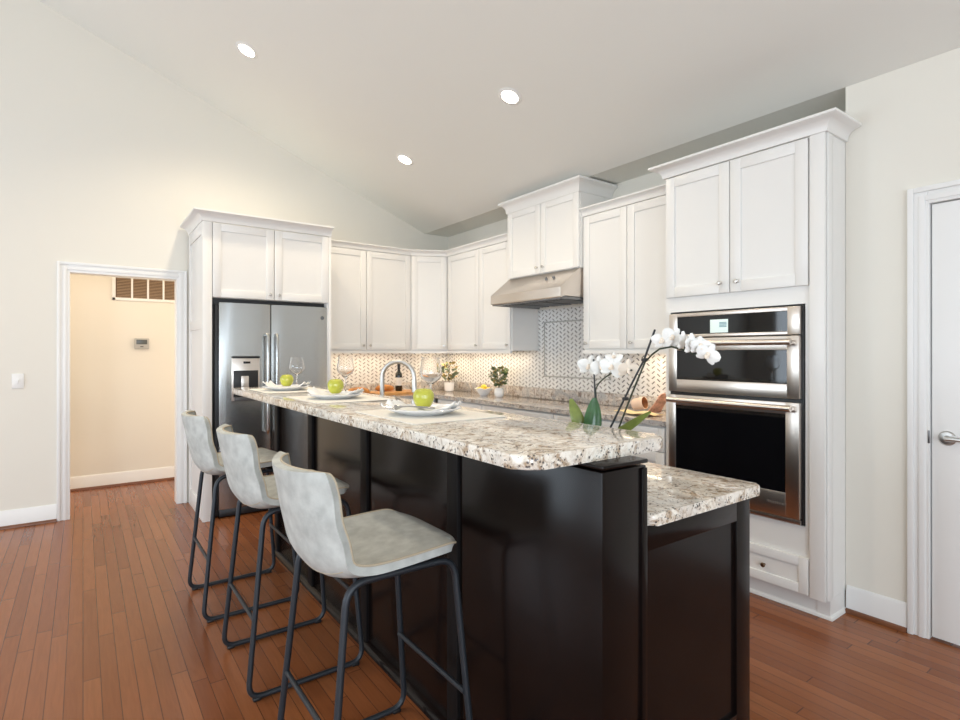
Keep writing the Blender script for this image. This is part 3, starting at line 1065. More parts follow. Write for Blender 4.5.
def rounded(x0, x1, y0, y1, r, n=6):
    out = []
    for cx_, cy_, a0 in ((x1 - r, y1 - r, 0), (x0 + r, y1 - r, 90), (x0 + r, y0 + r, 180), (x1 - r, y0 + r, 270)):
        for i in range(n + 1):
            a = math.radians(a0 + 90 * i / n)
            out.append((cx_ + r * math.cos(a), cy_ + r * math.sin(a)))
    return out


BT = 1.102
mb = MB().prism(rounded(-4.20, -0.985, 0.850, 1.420, 0.055), 2, 1.0645, BT, 0.010, 3)
o = mb.build('countertop', 'granite', origin=(-2.4, 1.13, 1.0525))
tag(o, 'raised granite bar top on the dark island, set with plates', 'countertop')
mb = MB().prism(rounded(-3.86, -0.915, 1.2415, 1.825, 0.02), 2, 0.8795, 0.914, 0.009, 3)
o = mb.build('countertop', 'granite', origin=(-2.4, 1.54, 0.88))
tag(o, 'lower granite worktop on the island behind the raised bar', 'countertop')

# faucet on the lower worktop
fa = thing('kitchen_faucet', 'brushed steel gooseneck kitchen faucet rising behind the raised bar', 'faucet', (-3.22, 1.56, 0.914))
fx, fy = -3.22, 1.56
mb = MB().lathe([(0, 0.0004), (0.030, 0.0004), (0.031, 0.006), (0.024, 0.014), (0.021, 0.06), (0.020, 0.10), (0.0, 0.10)], (fx, fy, 0.914), 18)
mb.build('base', 'brushed_nickel', fa)
pts = [(fx, fy, 0.95), (fx, fy, 1.10), (fx, fy, 1.19)]
dirv = Vector((0.68, 0.73, 0)).normalized()
R_ = 0.106
for i in range(1, 13):
    a = PI * i / 12
    q = Vector((fx, fy, 1.19)) + dirv * (R_ - R_ * math.cos(a)) + Vector((0, 0, R_ * math.sin(a)))
    pts.append(tuple(q))
q = Vector(pts[-1])
pts.append(tuple(q + Vector((0, 0, -0.02))))
MB().tube(pts, 0.0150, 14).build('spout', 'brushed_nickel', fa)
MB().tube([q + Vector((0, 0, -0.015)), q + Vector((0.001, 0, -0.05)), q + Vector((0.004, 0.002, -0.09))], [0.0165, 0.018, 0.020], 14).build('spray_head', 'brushed_nickel', fa)
MB().tube([(fx, fy + 0.018, 1.00), (fx, fy + 0.05, 1.03), (fx, fy + 0.09, 1.07)], [0.007, 0.007, 0.006], 8).build('lever', 'brushed_nickel', fa)

# ------------------------------------------------------------------ bar stools
def fillet(pts, r, n=6):
    out = []
    P = [Vector(p) for p in pts]
    for i, p in enumerate(P):
        if i in (0, len(P) - 1):
            out.append(p)
            continue
        a, b = (P[i - 1] - p), (P[i + 1] - p)
        rr = min(r, a.length * 0.45, b.length * 0.45)
        s0, s1 = p + a.normalized() * rr, p + b.normalized() * rr
        for k in range(n + 1):
            t = k / n
            out.append((1 - t) ** 2 * s0 + 2 * t * (1 - t) * p + t * t * s1)
    return out


def interp(tab, s):
    """Catmull-Rom through a table of tuples at s in 0..1"""
    n = len(tab) - 1
    x = min(max(s * n, 0), n - 1e-6)
    i = int(x)
    f = x - i
    p = [tab[max(0, min(n, i + k))] for k in (-1, 0, 1, 2)]
    return tuple(0.5 * (2 * b + (c - a) * f + (2 * a - 5 * b + 4 * c - d) * f * f + (3 * b - a - 3 * c + d) * f ** 3) for a, b, c, d in zip(*p))


def make_stool(x, y, rz, label):
    t = thing('bar_stool', label, 'bar stool', (0, 0, 0), 'bar stools along the island')
    # shell: (y, z, half width, wing forward, wing up)
    tab = [(0.214, 0.760, 0.188, 0, 0.0), (0.197, 0.765, 0.206, 0, 0.0), (0.163, 0.769, 0.220, 0, 0.003), (0.08, 0.762, 0.226, 0, 0.008),
           (-0.02, 0.746, 0.229, 0.0, 0.020), (-0.11, 0.727, 0.231, 0.004, 0.040), (-0.180, 0.731, 0.232, 0.022, 0.050), (-0.220, 0.778, 0.232, 0.050, 0.034),
           (-0.236, 0.835, 0.229, 0.060, 0.010), (-0.250, 0.900, 0.222, 0.058, 0.0), (-0.263, 0.963, 0.212, 0.066, 0.0), (-0.272, 1.006, 0.204, 0.066, 0.0), (-0.276, 1.027, 0.186, 0.062, 0.0)]
    NR, NK = 44, 20
    rows = []
    for i in range(NR + 1):
        s = i / NR
        yy, zz, hw, wf, wu = interp(tab, s)
        row = []
        for k in range(NK + 1):
            q = -1 + 2 * k / NK
            e = abs(q) ** 2.2
            drop = 0.0
            if s > 0.93:                      # top corners roll over
                drop = 0.004 * abs(q) ** 4 * (s - 0.93) / 0.07
            if s < 0.10:
                pass
            row.append((q * hw, yy + wf * e - 0.026 * abs(q) ** 6 * max(0.0, 1 - s / 0.30), zz + wu * e - drop))
        rows.append(row)
    sh = MB().grid(rows, -0.026)
    shell = sh.build('seat_shell', 'leather', t, smooth=50)
    # stitched piping round the rim
    K = NK + 1
    rim = [rows[i][0] for i in range(NR + 1)] + [rows[NR][k] for k in range(1, K)] + [rows[i][NK] for i in range(NR - 1, -1, -1)]
    MB().tube(rim, 0.0034, 6).build('piping', 'piping', shell)
    seam = []
    for k in range(1, K - 1):
        p = Vector(rows[23][k])
        du, dv_ = Vector(rows[24][k]) - Vector(rows[22][k]), Vector(rows[23][k + 1]) - Vector(rows[23][k - 1])
        nn = du.cross(dv_).normalized()
        if nn.y + nn.z > 0:
            nn = -nn
        seam.append(p + nn * 0.0258)
    MB().tube(seam, 0.0016, 6).build('back_seam', 'piping', shell)
    # side loops: rail under the seat, two legs, runner on the floor
    for sx in (-1, 1):
        pr = [(sx * 0.195, 0.02, 0.716), (sx * 0.197, -0.170, 0.716), (sx * 0.232, -0.238, 0.0125), (sx * 0.232, 0.236, 0.0125), (sx * 0.197, 0.178, 0.716), (sx * 0.195, 0.02, 0.716)]
        MB().tube(fillet(pr, 0.06), 0.0105, 12).build('leg_frame', 'iron', t)
    for z, yr, yf in ((0.30, -0.238 + 0.068 * 0.43, None), (0.30, None, 0.236 - 0.071 * 0.43)):
        yq = yr if yr is not None else yf
        xx = 0.232 - 0.035 * 0.43
        MB().tube([(-xx, yq, z), (xx, yq, z)], 0.0085, 10).build('footrest', 'iron', t)
    for yq in (0.03, 0.12):
        MB().box((-0.19, yq - 0.02, 0.705), (0.19, yq + 0.02, 0.712), 0.002).build('seat_bracket', 'iron', t)
    for sx in (-1, 1):
        for yq in (-0.205, 0.200):
            MB().box((sx * 0.232 - 0.013, yq - 0.016, 0.0004), (sx * 0.232 + 0.013, yq + 0.016, 0.014), 0.004).build('foot_pad', 'black_plastic', t)
    return t


st = make_stool(0, 0, 0, 'grey leather bar stool nearest the viewer, whole seat showing')
st2 = copy_tree(st)
st2['label'] = 'grey leather bar stool in the middle of the row of three'
st3 = copy_tree(st)
st3['label'] = 'grey leather bar stool farthest along the island, in front of the refrigerator'
for s_, x, y, r in ((st, -1.615, 0.752, 0.0), (st2, -2.460, 0.752, 0.0), (st3, -3.245, 0.722, 0.0)):
    s_.location = (x, y, 0)
    s_.rotation_euler = (0, 0, r)

# ------------------------------------------------------------------ place settings
def mat_mesh(x, y):
    n = 14
    rows = []
    for i in range(n + 1):
        row = []
        for k in range(n + 1):
            a, b = -1 + 2 * i / n, -1 + 2 * k / n
            row.append((x + a * 0.255, y + b * 0.205, BT + 0.0008))
        rows.append(row)
    return MB().grid(rows, 0.003)


def plate_prof():
    return [(0, 0.0), (0.085, 0.0), (0.090, 0.003), (0.115, 0.010), (0.148, 0.022), (0.151, 0.025), (0.148, 0.0265), (0.115, 0.0145), (0.090, 0.008), (0.06, 0.0065), (0, 0.006)]


def napkin_rows(rz, seed):
    rnd = random.Random(seed)
    n = 22
    rows = []
    ph = [rnd.uniform(0, 6) for _ in range(4)]
    for i in range(n + 1):
        row = []
        for k in range(n + 1):
            a, b = -1 + 2 * i / n, -1 + 2 * k / n
            X = 0.148 * a
            Yv = 0.085 * b * (1 - 0.45 * abs(a))
            r = math.hypot(X, Yv)
            # follow the plate, gather into folds towards the two raised tips
            z = 0.009 + 0.020 * max(0, (abs(a) - 0.62) / 0.38) ** 1.4 + 0.010 * abs(a) ** 3
            z += 0.006 * (1 + math.sin(7 * b + ph[0] + 2.5 * a)) * (0.3 + 0.7 * abs(a)) + 0.003 * (1 + math.sin(13 * a + ph[1] + 4 * b))
            c, s_ = math.cos(rz), math.sin(rz)
            row.append((X * c - Yv * s_, X * s_ + Yv * c, z))
        rows.append(row)
    return rows


def make_apple(label, x, y, z, s, tilt):
    t = thing('green_apple', label, 'apple', (x, y, z), 'apples on the plates')
    prof = [(0, 0.007), (0.010, 0.003), (0.020, 0.001), (0.030, 0.008), (0.039, 0.024), (0.0425, 0.042), (0.040, 0.060), (0.030, 0.073), (0.018, 0.077), (0.009, 0.074), (0.003, 0.067), (0, 0.065)]
    prof = [(r * s, h * s) for r, h in prof]
    def wob(a, r, h):
        return (1 + 0.02 * math.sin(5 * a + 1), 0.0)
    pp = [interp(prof, i / 40) for i in range(41)]
    pp[0] = (0, pp[0][1])
    pp[-1] = (0, pp[-1][1])
    MB().lathe([(max(r, 0 if i in (0, 40) else 0.0005), h) for i, (r, h) in enumerate(pp)], (x, y, z), 28, None, wob).build('flesh', 'apple_skin', t, smooth=80)
    MB().tube([(x, y, z + 0.064 * s), (x + 0.002, y, z + 0.076 * s), (x + 0.006, y + 0.002, z + 0.086 * s)], 0.0016, 6).build('stem', 'apple_stem', t)
    return t


def make_glass(label, x, y, h):
    t = thing('wine_glass', label, 'wine glass', (x, y, BT), 'wine glasses on the bar')
    k = h / 0.225
    outer = [(0, 0.0004), (0.036, 0.0004), (0.037, 0.002), (0.020, 0.005), (0.006, 0.012), (0.0042, 0.03), (0.0042, 0.085), (0.007, 0.096), (0.022, 0.106), (0.042, 0.122), (0.0525, 0.140), (0.053, 0.150), (0.050, 0.170), (0.044, 0.200), (0.040, 0.225)]
    inner = [(0.0388, 0.225), (0.0428, 0.200), (0.0487, 0.170), (0.0515, 0.150), (0.0508, 0.141), (0.041, 0.1245), (0.021, 0.109), (0.006, 0.1005), (0, 0.0995)]
    foot = [(r * k, z * k) for r, z in outer[:7]]
    bowl = [(r * k, z * k) for r, z in outer[7:] + inner]
    # stem and bowl are blown as one piece of glass
    MB().lathe(foot + bowl, (x, y, BT), 32).build('glass_body', 'clear_glass', t, smooth=60)
    return t


SET = [(-1.905, 1.105, 'nearest the viewer'), (-2.850, 1.105, 'in the middle of the bar'), (-3.675, 1.090, 'at the far bar end')]
GL = [(-2.235, 1.335), (-3.25, 1.325), (-3.86, 1.215)]
plate0 = None
for i, (x, y, where) in enumerate(SET):
    m = mat_mesh(x + (0 if i == 0 else -0.01), y + 0.02).build('placemat', 'linen', origin=(x, y, BT))
    tag(m, 'cream cloth placemat under the white plate ' + where, 'placemat', 'placemats on the bar')
    pz = BT + 0.0045
    p = MB().lathe(plate_prof(), (x, y, pz), 48, None, lambda a, r, z: (1 + (0.02 * math.cos(8 * a) if r > 0.1 else 0), 0)).build('plate', 'porcelain', origin=(x, y, pz))
    tag(p, 'white plate with scalloped rim ' + where, 'plate', 'plates on the bar')
    rz = 0.55 + 0.1 * i
    nr = [[(q[0] + x, q[1] + y, q[2] + pz) for q in row] for row in napkin_rows(rz, i + 3)]
    nk = MB().grid(nr, 0.0025).build('napkin', 'napkin', origin=(x, y, pz), smooth=70)
    tag(nk, 'folded white napkin under the green apple ' + where, 'napkin', 'napkins on the plates')
    make_apple('green apple on the white napkin ' + where, x + 0.0, y + 0.0, pz + 0.024, (1.0, 1.02, 1.0)[i], 0)
    make_glass('clear wine glass behind the plate ' + where, GL[i][0], GL[i][1], (0.228, 0.228, 0.218)[i])
# forks lying across the two nearer napkins
def make_fork(label, x, y, z, ang, L_):
    t = MB()
    c, s_ = math.cos(ang), math.sin(ang)
    def W(u, v, w_):
        return (x + u * c - v * s_, y + u * s_ + v * c, z + w_)
    for a in (-0.009, -0.003, 0.003, 0.009):
        t.tube([W(-L_ / 2, a, 0.004), W(-L_ / 2 + 0.025, a, 0.0), W(-L_ / 2 + 0.045, a, 0.002)], 0.0014, 6)
    t.tube([W(-L_ / 2 + 0.044, 0, 0.002), W(-L_ / 2 + 0.058, 0, 0.004), W(-L_ / 2 + 0.075, 0, 0.006), W(0.0, 0, 0.008), W(L_ / 2 - 0.03, 0, 0.006), W(L_ / 2, 0, 0.004)],
           [0.011, 0.008, 0.003, 0.0028, 0.004, 0.003], 8)
    o = t.build('fork', 'steel', origin=(x, y, z))
    return tag(o, label, 'fork', 'forks on the plates')


make_fork('steel fork resting on the napkin of the plate nearest the viewer', SET[0][0] + 0.04, SET[0][1] - 0.085, BT + 0.034, 0.62, 0.21)

# ------------------------------------------------------------------ orchids on the lower worktop
def leaf_rows(base, tip, width, bend, up, n=14, k=8):
    b, t = Vector(base), Vector(tip)
    ax = t - b
    side = Vector(up)
    rows = []
    nrm = ax.cross(side).normalized()
    for i in range(n + 1):
        s = i / n
        c = b + ax * s + nrm * bend * math.sin(PI * s * 0.8)
        wd = width * (math.sin(PI * min(1, 0.10 + 0.86 * s)) ** 0.75)
        rows.append([c + side * wd * (q / k * 2 - 1) + nrm * -0.35 * wd * (1 - (q / k * 2 - 1) ** 2) * 0.6 for q in range(k + 1)])
    return rows


def petal(mb, c, d, nrm, L_, w_, curl):
    d, nrm = d.normalized(), nrm.normalized()
    side = d.cross(nrm).normalized()
    rows = []
    for i in range(7):
        s = i / 6
        wd = w_ * math.sin(PI * (0.12 + 0.80 * s)) ** 0.8
        rows.append([c + d * L_ * s + side * wd * q + nrm * (curl * s * s + 0.006 * (1 - q * q)) for q in (-1, -0.5, 0, 0.5, 1)])
    mb.grid(rows, 0.0012)


def flower(parent, c, facing, size, spin=0.0, mat='petal'):
    c, f = Vector(c), Vector(facing).normalized()
    u = f.cross(Vector((0, 0, 1))).normalized()
    v = u.cross(f)
    mb = MB()
    def D(a):
        return u * math.cos(a + spin) + v * math.sin(a + spin)
    for a in (0.12, PI - 0.12):
        petal(mb, c, D(a), f, size, size * 0.52, 0.010)
    for a in (PI / 2, PI * 7 / 6 + 0.15, PI * 11 / 6 - 0.15):
        petal(mb, c - f * 0.003, D(a), f, size * 0.95, size * 0.30, -0.004)
    o = mb.build('flower', mat, parent, smooth=60)
    mb = MB()
    petal(mb, c + f * 0.006, D(-PI / 2) + f * 0.7, f, size * 0.40, size * 0.20, 0.006)
    mb.lathe([(0, -0.006), (0.006, -0.004), (0.007, 0.002), (0.004, 0.008), (0, 0.009)], tuple(c + f * 0.008), 8)
    mb.build('flower_lip', 'petal_blush', o, smooth=60)
    return o


def pot(parent, x, y, r, h):
    p = MB().lathe([(0, 0.0004), (r * 0.72, 0.0004), (r * 0.80, 0.010), (r, h), (r * 0.93, h), (r * 0.9, h - 0.015), (0, h - 0.015)], (x, y, 0.914), 24).build('pot', 'porcelain', parent)
    MB().lathe([(0, h - 0.0145), (r * 0.89, h - 0.0145), (0, h - 0.008)], (x, y, 0.914), 16).build('soil', 'soil', p)
    return p


o1 = thing('potted_orchid', 'white orchid with two broad upright green leaves and straight stake', 'orchid', (-1.452, 1.58, 0.914))
pot(o1, -1.452, 1.58, 0.055, 0.085)
MB().grid(leaf_rows((-1.470, 1.582, 0.990), (-1.548, 1.575, 1.165), 0.026, -0.022, (0.70, 0.66, 0.30)), 0.0022).build('leaf', 'orchid_leaf_olive', o1, smooth=60)
MB().grid(leaf_rows((-1.440, 1.575, 0.985), (-1.428, 1.580, 1.178), 0.035, 0.014, (0.62, 0.78, 0.0)), 0.0022).build('leaf', 'orchid_leaf', o1, smooth=60)
MB().tube([(-1.437, 1.60, 0.96), (-1.436, 1.592, 1.15), (-1.434, 1.58, 1.327)], 0.0032, 8).build('stake', 'stake', o1)
MB().tube([(-1.440, 1.605, 0.96), (-1.437, 1.60, 1.15), (-1.433, 1.59, 1.212), (-1.417, 1.592, 1.236), (-1.395, 1.597, 1.256), (-1.36, 1.605, 1.278), (-1.31, 1.605, 1.290), (-1.27, 1.60, 1.288)], 0.0028, 8).build('flower_stem', 'orchid_stem', o1)
for c, f, s_, sp, m_ in (((-1.474, 1.600, 1.298), (0.5, -0.85, 0.1), 0.046, 0.2, 'petal'), ((-1.402, 1.585, 1.300), (0.75, -0.6, 0.0), 0.042, -0.2, 'petal'), ((-1.352, 1.59, 1.297), (0.5, -0.8, 0.2), 0.047, 0.3, 'petal'),
                         ((-1.352, 1.60, 1.330), (0.5, -0.6, 0.6), 0.032, 0.0, 'petal'), ((-1.287, 1.60, 1.290), (0.8, -0.55, -0.1), 0.040, 0.1, 'petal_blush')):
    flower(o1, c, f, s_, sp, m_)
MB().tube([(-1.474, 1.603, 1.295), (-1.452, 1.60, 1.285), (-1.433, 1.592, 1.268)], 0.0022, 6).build('flower_stem', 'orchid_stem', o1)

o2 = thing('potted_orchid', 'tall white orchid leaning right, flowers arching in front of the oven', 'orchid', (-1.345, 1.58, 0.914))
pot(o2, -1.330, 1.58, 0.052, 0.085)
MB().tube([(-1.376, 1.58, 0.960), (-1.356, 1.58, 1.066), (-1.255, 1.58, 1.240), (-1.202, 1.58, 1.326), (-1.157, 1.58, 1.430)], 0.0036, 8).build('stake', 'stake', o2)
MB().tube([(-1.340, 1.59, 0.975), (-1.324, 1.588, 1.065), (-1.262, 1.588, 1.200), (-1.204, 1.588, 1.318), (-1.173, 1.588, 1.346), (-1.144, 1.588, 1.364), (-1.098, 1.588, 1.371), (-1.055, 1.588, 1.361), (-1.018, 1.588, 1.347), (-0.996, 1.588, 1.340), (-0.972, 1.588, 1.334)], 0.0032, 8).build('flower_stem', 'orchid_stem', o2)
for (x, z) in ((-1.202, 1.326), (-1.285, 1.185)):
    MB().box((x - 0.008, 1.573, z - 0.006), (x + 0.008, 1.594, z + 0.006), 0.003).build('clip', 'black_plastic', o2)
MB().grid(leaf_rows((-1.372, 1.575, 1.020), (-1.166, 1.575, 1.152), 0.016, 0.014, (-0.40, -0.34, 0.85)), 0.002).build('leaf', 'orchid_leaf_olive', o2, smooth=60)
MB().grid(leaf_rows((-1.325, 1.600, 0.985), (-1.270, 1.700, 1.020), 0.022, 0.012, (0.9, -0.4, 0.0)), 0.002).build('leaf', 'orchid_leaf', o2, smooth=60)
for c, f, s_, sp in (((-1.128, 1.585, 1.392), (0.2, -0.97, 0.1), 0.038, 0.1), ((-1.098, 1.595, 1.402), (0.6, -0.8, 0.1), 0.038, 0.6), ((-1.045, 1.585, 1.388), (0.97, -0.2, 0.1), 0.036, 0.0), ((-1.010, 1.578, 1.378), (0.9, -0.4, 0.0), 0.038, -0.1), ((-0.988, 1.580, 1.372), (0.75, -0.65, 0.0), 0.034, 0.1),
                     ((-0.964, 1.585, 1.346), (0.45, -0.85, -0.1), 0.038, 0.5)):
    flower(o2, c, f, s_, sp)
for a, b in (((-1.115, 1.588, 1.370), (-1.112, 1.590, 1.390)), ((-1.050, 1.588, 1.360), (-1.045, 1.588, 1.385)), ((-1.005, 1.588, 1.343), (-1.004, 1.586, 1.374))):
    MB().tube([a, b], 0.002, 6).build('flower_stalk', 'orchid_stem', o2)

# ------------------------------------------------------------------ things on the wall counters
WZ = 0.9145
bd = MB().prism([(p[0], p[1]) for p in rounded(-5.40, -5.08, 2.40, 3.02, 0.09)], 2, WZ, WZ + 0.028, 0.006).build('cutting_board', 'board_wood', origin=(-5.24, 2.7, WZ))
tag(bd, 'rounded wooden board under the wine bottle on the left counter', 'board')
wb = thing('wine_bottle', 'dark wine bottle with white label standing on the wooden board', 'bottle', (-5.25, 2.74, WZ + 0.0285))
bx, by, bz = -5.25, 2.74, WZ + 0.0285
MB().lathe([(0, 0.0), (0.034, 0.0), (0.037, 0.006), (0.037, 0.165), (0.033, 0.190), (0.018, 0.212), (0.0145, 0.225), (0.014, 0.280), (0.0155, 0.282), (0.0155, 0.295), (0, 0.295)], (bx, by, bz), 24).build('bottle_body', 'bottle_glass', wb)
MB().lathe([(0.0374, 0.060), (0.0376, 0.060), (0.0376, 0.145), (0.0374, 0.145)], (bx, by, bz), 24).build('label', 'label_white', wb)
MB().lathe([(0.0149, 0.232), (0.0150, 0.232), (0.0160, 0.281), (0.0164, 0.296), (0, 0.297)], (bx, by, bz), 20).build('capsule', 'capsule_black', wb)


def loaf(label, x, y, z, L_, r, ang):
    pts, rs = [], []
    for i in range(13):
        s = -1 + 2 * i / 12
        pts.append((x + math.cos(ang) * s * L_ / 2, y + math.sin(ang) * s * L_ / 2, z + r * 0.86 + 0.01 * (1 - s * s)))
        rs.append(max(0.004, r * (1 - abs(s) ** 2.6) ** 0.5))
    o = MB().tube(pts, rs, 14).build('bread_loaf', 'crust', origin=(x, y, z), smooth=60)
    return tag(o, label, 'bread', 'loaves on the left counter')


loaf('orange-brown loaf on the counter left of the faucet', -5.22, 2.265, WZ, 0.24, 0.042, 1.45)
loaf('small orange-brown loaf on the board between faucet and bottle', -5.26, 2.58, WZ + 0.028, 0.20, 0.034, 1.2)


def bouquet(parent, x, y, z, h, spread, n, mats, seed, size=0.02):
    rnd = random.Random(seed)
    for k in range(5):
        a = rnd.uniform(0, 2 * PI)
        rr = spread * rnd.uniform(0.3, 0.8)
        top = (x + rr * math.cos(a), y + rr * math.sin(a) * 0.7, z + h * rnd.uniform(0.7, 1.0))
        MB().tube([(x, y, z - 0.02), ((x * 1.5 + top[0] * 0.5) / 2, (y * 1.5 + top[1] * 0.5) / 2, z + h * 0.35), top], 0.0015, 6).build('stem', 'orchid_stem', parent)
    for mi, mname in enumerate(mats):
        mb = MB()
        for k in range(n):
            a = rnd.uniform(0, 2 * PI)
            hh = rnd.uniform(0.12, 1.0)
            rr = spread * math.sqrt(rnd.random()) * (0.45 + 0.65 * math.sin(PI * min(1, hh * 0.85)))
            c = Vector((x + rr * math.cos(a), y + rr * math.sin(a) * 0.75, z + h * hh))
            d = Vector((math.cos(a), math.sin(a), rnd.uniform(-0.2, 1.0))) + Vector((rnd.uniform(-.6, .6), rnd.uniform(-.6, .6), 0))
            nn = Vector((rnd.uniform(-1, 1), rnd.uniform(-1, 1), rnd.uniform(0.2, 1)))
            if d.cross(nn).length < 0.1:
                continue
            petal(mb, c, d, nn, size * rnd.uniform(0.8, 1.5), size * rnd.uniform(0.35, 0.6), 0.004)
        mb.build('foliage', mname, parent, smooth=60)


va = thing('flower_vase', 'small round white vase of green and gold leaves beside the lemon bowl', 'vase', (-4.285, 3.35, WZ))
MB().lathe([(0, 0.0), (0.034, 0.0), (0.045, 0.012), (0.050, 0.040), (0.047, 0.070), (0.036, 0.088), (0.032, 0.086), (0.04, 0.06), (0, 0.05)], (-4.285, 3.35, WZ), 24).build('vase_body', 'porcelain', va)
bouquet(va, -4.285, 3.35, WZ + 0.085, 0.20, 0.085, 44, ('leaf', 'leaf_grey', 'leaf_gold'), 5, 0.030)
vb = thing('potted_plant', 'leafy plant in a white pot in the far counter corner', 'plant', (-5.23, 3.37, WZ))
MB().lathe([(0, 0.0), (0.042, 0.0), (0.052, 0.010), (0.060, 0.100), (0.055, 0.100), (0.05, 0.08), (0, 0.08)], (-5.23, 3.37, WZ), 24).build('pot', 'porcelain', vb)
bouquet(vb, -5.23, 3.37, WZ + 0.10, 0.22, 0.09, 40, ('leaf_grey', 'leaf_gold'), 9, 0.032)
bw = MB().lathe([(0, 0.0), (0.040, 0.0), (0.045, 0.006), (0.078, 0.045), (0.096, 0.072), (0.100, 0.074), (0.096, 0.076), (0.075, 0.050), (0.045, 0.016), (0, 0.012)], (-4.515, 3.33, WZ), 28, None, lambda a, r, z: (1, 0.006 * math.cos(6 * a) if z > 0.06 else 0)).build('bowl', 'porcelain', origin=(-4.515, 3.33, WZ))
tag(bw, 'white bowl filled with yellow lemons below the wall cabinets', 'bowl')
for i, (dx, dy, dz, a) in enumerate(((-0.044, -0.02, 0.058, 0.3), (0.030, -0.036, 0.056, 1.2), (0.044, 0.030, 0.058, 2.4), (-0.022, 0.044, 0.058, 0.9), (0.0, 0.0, 0.086, 0.1))):
    ml = Matrix.Rotation(a, 4, 'Z') @ Matrix.Rotation(PI / 2, 4, 'Y')
    o = MB().lathe([(0, -0.040), (0.006, -0.036), (0.018, -0.027), (0.027, -0.010), (0.028, 0.004), (0.022, 0.022), (0.008, 0.033), (0.004, 0.038), (0, 0.040)], (-4.515 + dx, 3.33 + dy, WZ + dz), 16, ml).build('lemon', 'lemon', origin=(-4.515 + dx, 3.33 + dy, WZ + dz), smooth=60)
    tag(o, 'yellow lemon in the white bowl beside the vase', 'lemon', 'lemons in the bowl')
# right hand end of the counter
Mc_ = Matrix.Rotation(math.radians(78), 4, 'Y')
Mc_ = Matrix.Rotation(0.12, 4, 'Z') @ Mc_
cu = thing('cup', 'small peach cup lying on its side near the tall oven cabinet', 'cup', (-2.60, 3.33, WZ))
MB().lathe([(0, 0.0), (0.036, 0.0), (0.042, 0.006), (0.047, 0.095), (0.043, 0.095), (0.039, 0.012), (0, 0.010)], (-2.645, 3.355, WZ + 0.0475), 24, Mc_).build('cup_body', 'peach', cu)
MB().lathe([(0, 0.0115), (0.0385, 0.0125), (0.0425, 0.093), (0.0420, 0.093), (0.038, 0.014), (0, 0.013)], (-2.645, 3.355, WZ + 0.0475), 24, Mc_).build('cup_lining', 'copper_in', cu)
rows = []
for i in range(9):
    row = []
    for k in range(9):
        a, b = i / 8, k / 8
        row.append((-2.62 + 0.30 * a + 0.03 * b, 3.10 + 0.15 * b - 0.02 * a, WZ + 0.006 + 0.006 * (1 + math.sin(9 * a + 3 * b)) + 0.004 * (1 + math.sin(11 * b))))
    rows.append(row)
o = MB().grid(rows, 0.003).build('napkin', 'yellow_cloth', origin=(-2.46, 3.17, WZ), smooth=60)
tag(o, 'pale yellow folded cloth on the counter in front of the peach cup', 'cloth')
rows = []
for i in range(13):
    row = []
    for k in range(9):
        a, b = i / 12, k / 8
        row.append((-2.43 + 0.09 * a + 0.012 * math.sin(9 * b + 2 * a), 3.22 + 0.16 * b, WZ + 0.006 + 0.145 * a ** 0.9 * (1 - 0.5 * abs(b - 0.5))))
    rows.append(row)
o = MB().grid(rows, 0.006).build('kitchen_towel', 'pink_cloth', origin=(-2.38, 3.3, WZ), smooth=60)
tag(o, 'pinkish striped cloth propped against the oven cabinet side on the counter', 'towel')

# ------------------------------------------------------------------ wall fittings
vt = thing('air_vent', 'beige return air grille high on the hallway wall', 'vent', (XH, 0.55, 2.01))
vy0, vy1, vz0, vz1 = 0.238, 0.862, 1.888, 2.145
mb = frame(MB(), 0, 0, 0, 0, 0, 0, 0, 0, 0, 0) if False else MB()
for a, b, c, d in ((vy0, vy1, vz0, vz0 + 0.028), (vy0, vy1, vz1 - 0.028, vz1), (vy0, vy0 + 0.030, vz0, vz1), (vy1 - 0.03, vy1, vz0, vz1)):
    mb.box((XH + 0.0006, a, c), (XH + 0.014, b, d), 0.003)
gw = (vy1 - vy0 - 0.06) / 4
for k in range(1, 4):
    yk = vy0 + 0.03 + gw * k
    mb.box((XH + 0.0006, yk - 0.009, vz0 + 0.02), (XH + 0.013, yk + 0.009, vz1 - 0.02), 0.002)
mb.build('vent_frame', 'plastic_white', vt)
MB().box((XH + 0.0006, vy0 + 0.02, vz0 + 0.02), (XH + 0.003, vy1 - 0.02, vz1 - 0.02)).build('vent_backing', 'vent_back', vt)
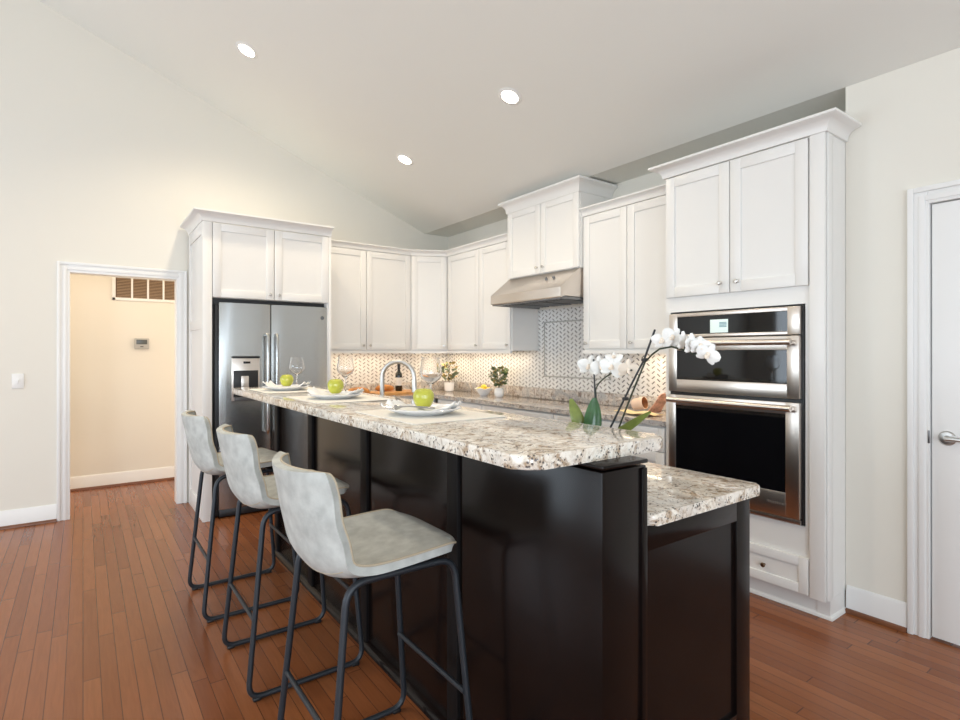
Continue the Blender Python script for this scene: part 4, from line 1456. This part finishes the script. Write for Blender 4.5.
for k in range(4):
    mb = MB()
    for j in range(13):
        z = vz0 + 0.035 + j * 0.0155
        Ml_ = Matrix.Translation((XH + 0.007, 0, z)) @ Matrix.Rotation(math.radians(40), 4, 'Y')
        mb.box((-0.006, vy0 + 0.03 + gw * k + 0.010, -0.0008), (0.006, vy0 + 0.03 + gw * (k + 1) - 0.010, 0.0008), 0, Ml_)
    mb.build('louver_bank', 'vent_slat', vt)
th = thing('thermostat', 'small grey thermostat on the hallway wall below the vent', 'thermostat', (XH, 0.494, 1.45))
MB().box((XH + 0.0006, 0.428, 1.392), (XH + 0.024, 0.560, 1.502), 0.006).build('case', 'thermo_grey', th)
MB().box((XH + 0.0235, 0.446, 1.440), (XH + 0.0252, 0.542, 1.488), 0.0005).build('screen', 'thermo_screen', th)
MB().box((XH + 0.0235, 0.480, 1.412), (XH + 0.0256, 0.508, 1.420), 0.0005).build('button', 'black_plastic', th)
sw = thing('light_switch', 'white light switch plate on the left wall beside the doorway', 'light switch', (XL, -0.408, 1.132))
MB().box((XL + 0.0006, -0.446, 1.074), (XL + 0.007, -0.372, 1.190), 0.003).build('switch_plate', 'plastic_white', sw)
MB().box((XL + 0.0068, -0.414, 1.120), (XL + 0.018, -0.404, 1.143), 0.002).build('toggle', 'plastic_white', sw)

# recessed ceiling lights set into the slope
tilt = math.atan(SL)
names = ['round recessed ceiling light at upper left, highest on the slope', 'recessed ceiling light nearest the range hood, rightmost of three', 'recessed ceiling light low on the slope above the corner cabinets']
proto = None
for i, (x, y) in enumerate(LAMPS):
    R_ = Matrix.Rotation(-tilt, 4, 'X')
    loc = Vector((x, y, slope_z(y)))
    if proto is None:
        proto = thing('ceiling_light', names[0], 'ceiling light', loc, 'recessed ceiling lights')
        MB().lathe([(0.058, -0.003), (0.060, -0.008), (0.078, -0.005), (0.084, -0.0012), (0.058, -0.0012)], loc, 32, R_).build('trim_ring', 'plastic_white', proto)
        MB().lathe([(0, -0.0055), (0.059, -0.0055), (0.059, -0.0015), (0, -0.0015)], loc, 32, R_).build('lens', 'lamp_lens', proto)
    elif i < 3:
        c = copy_tree(proto, loc)
        c['label'] = names[i]
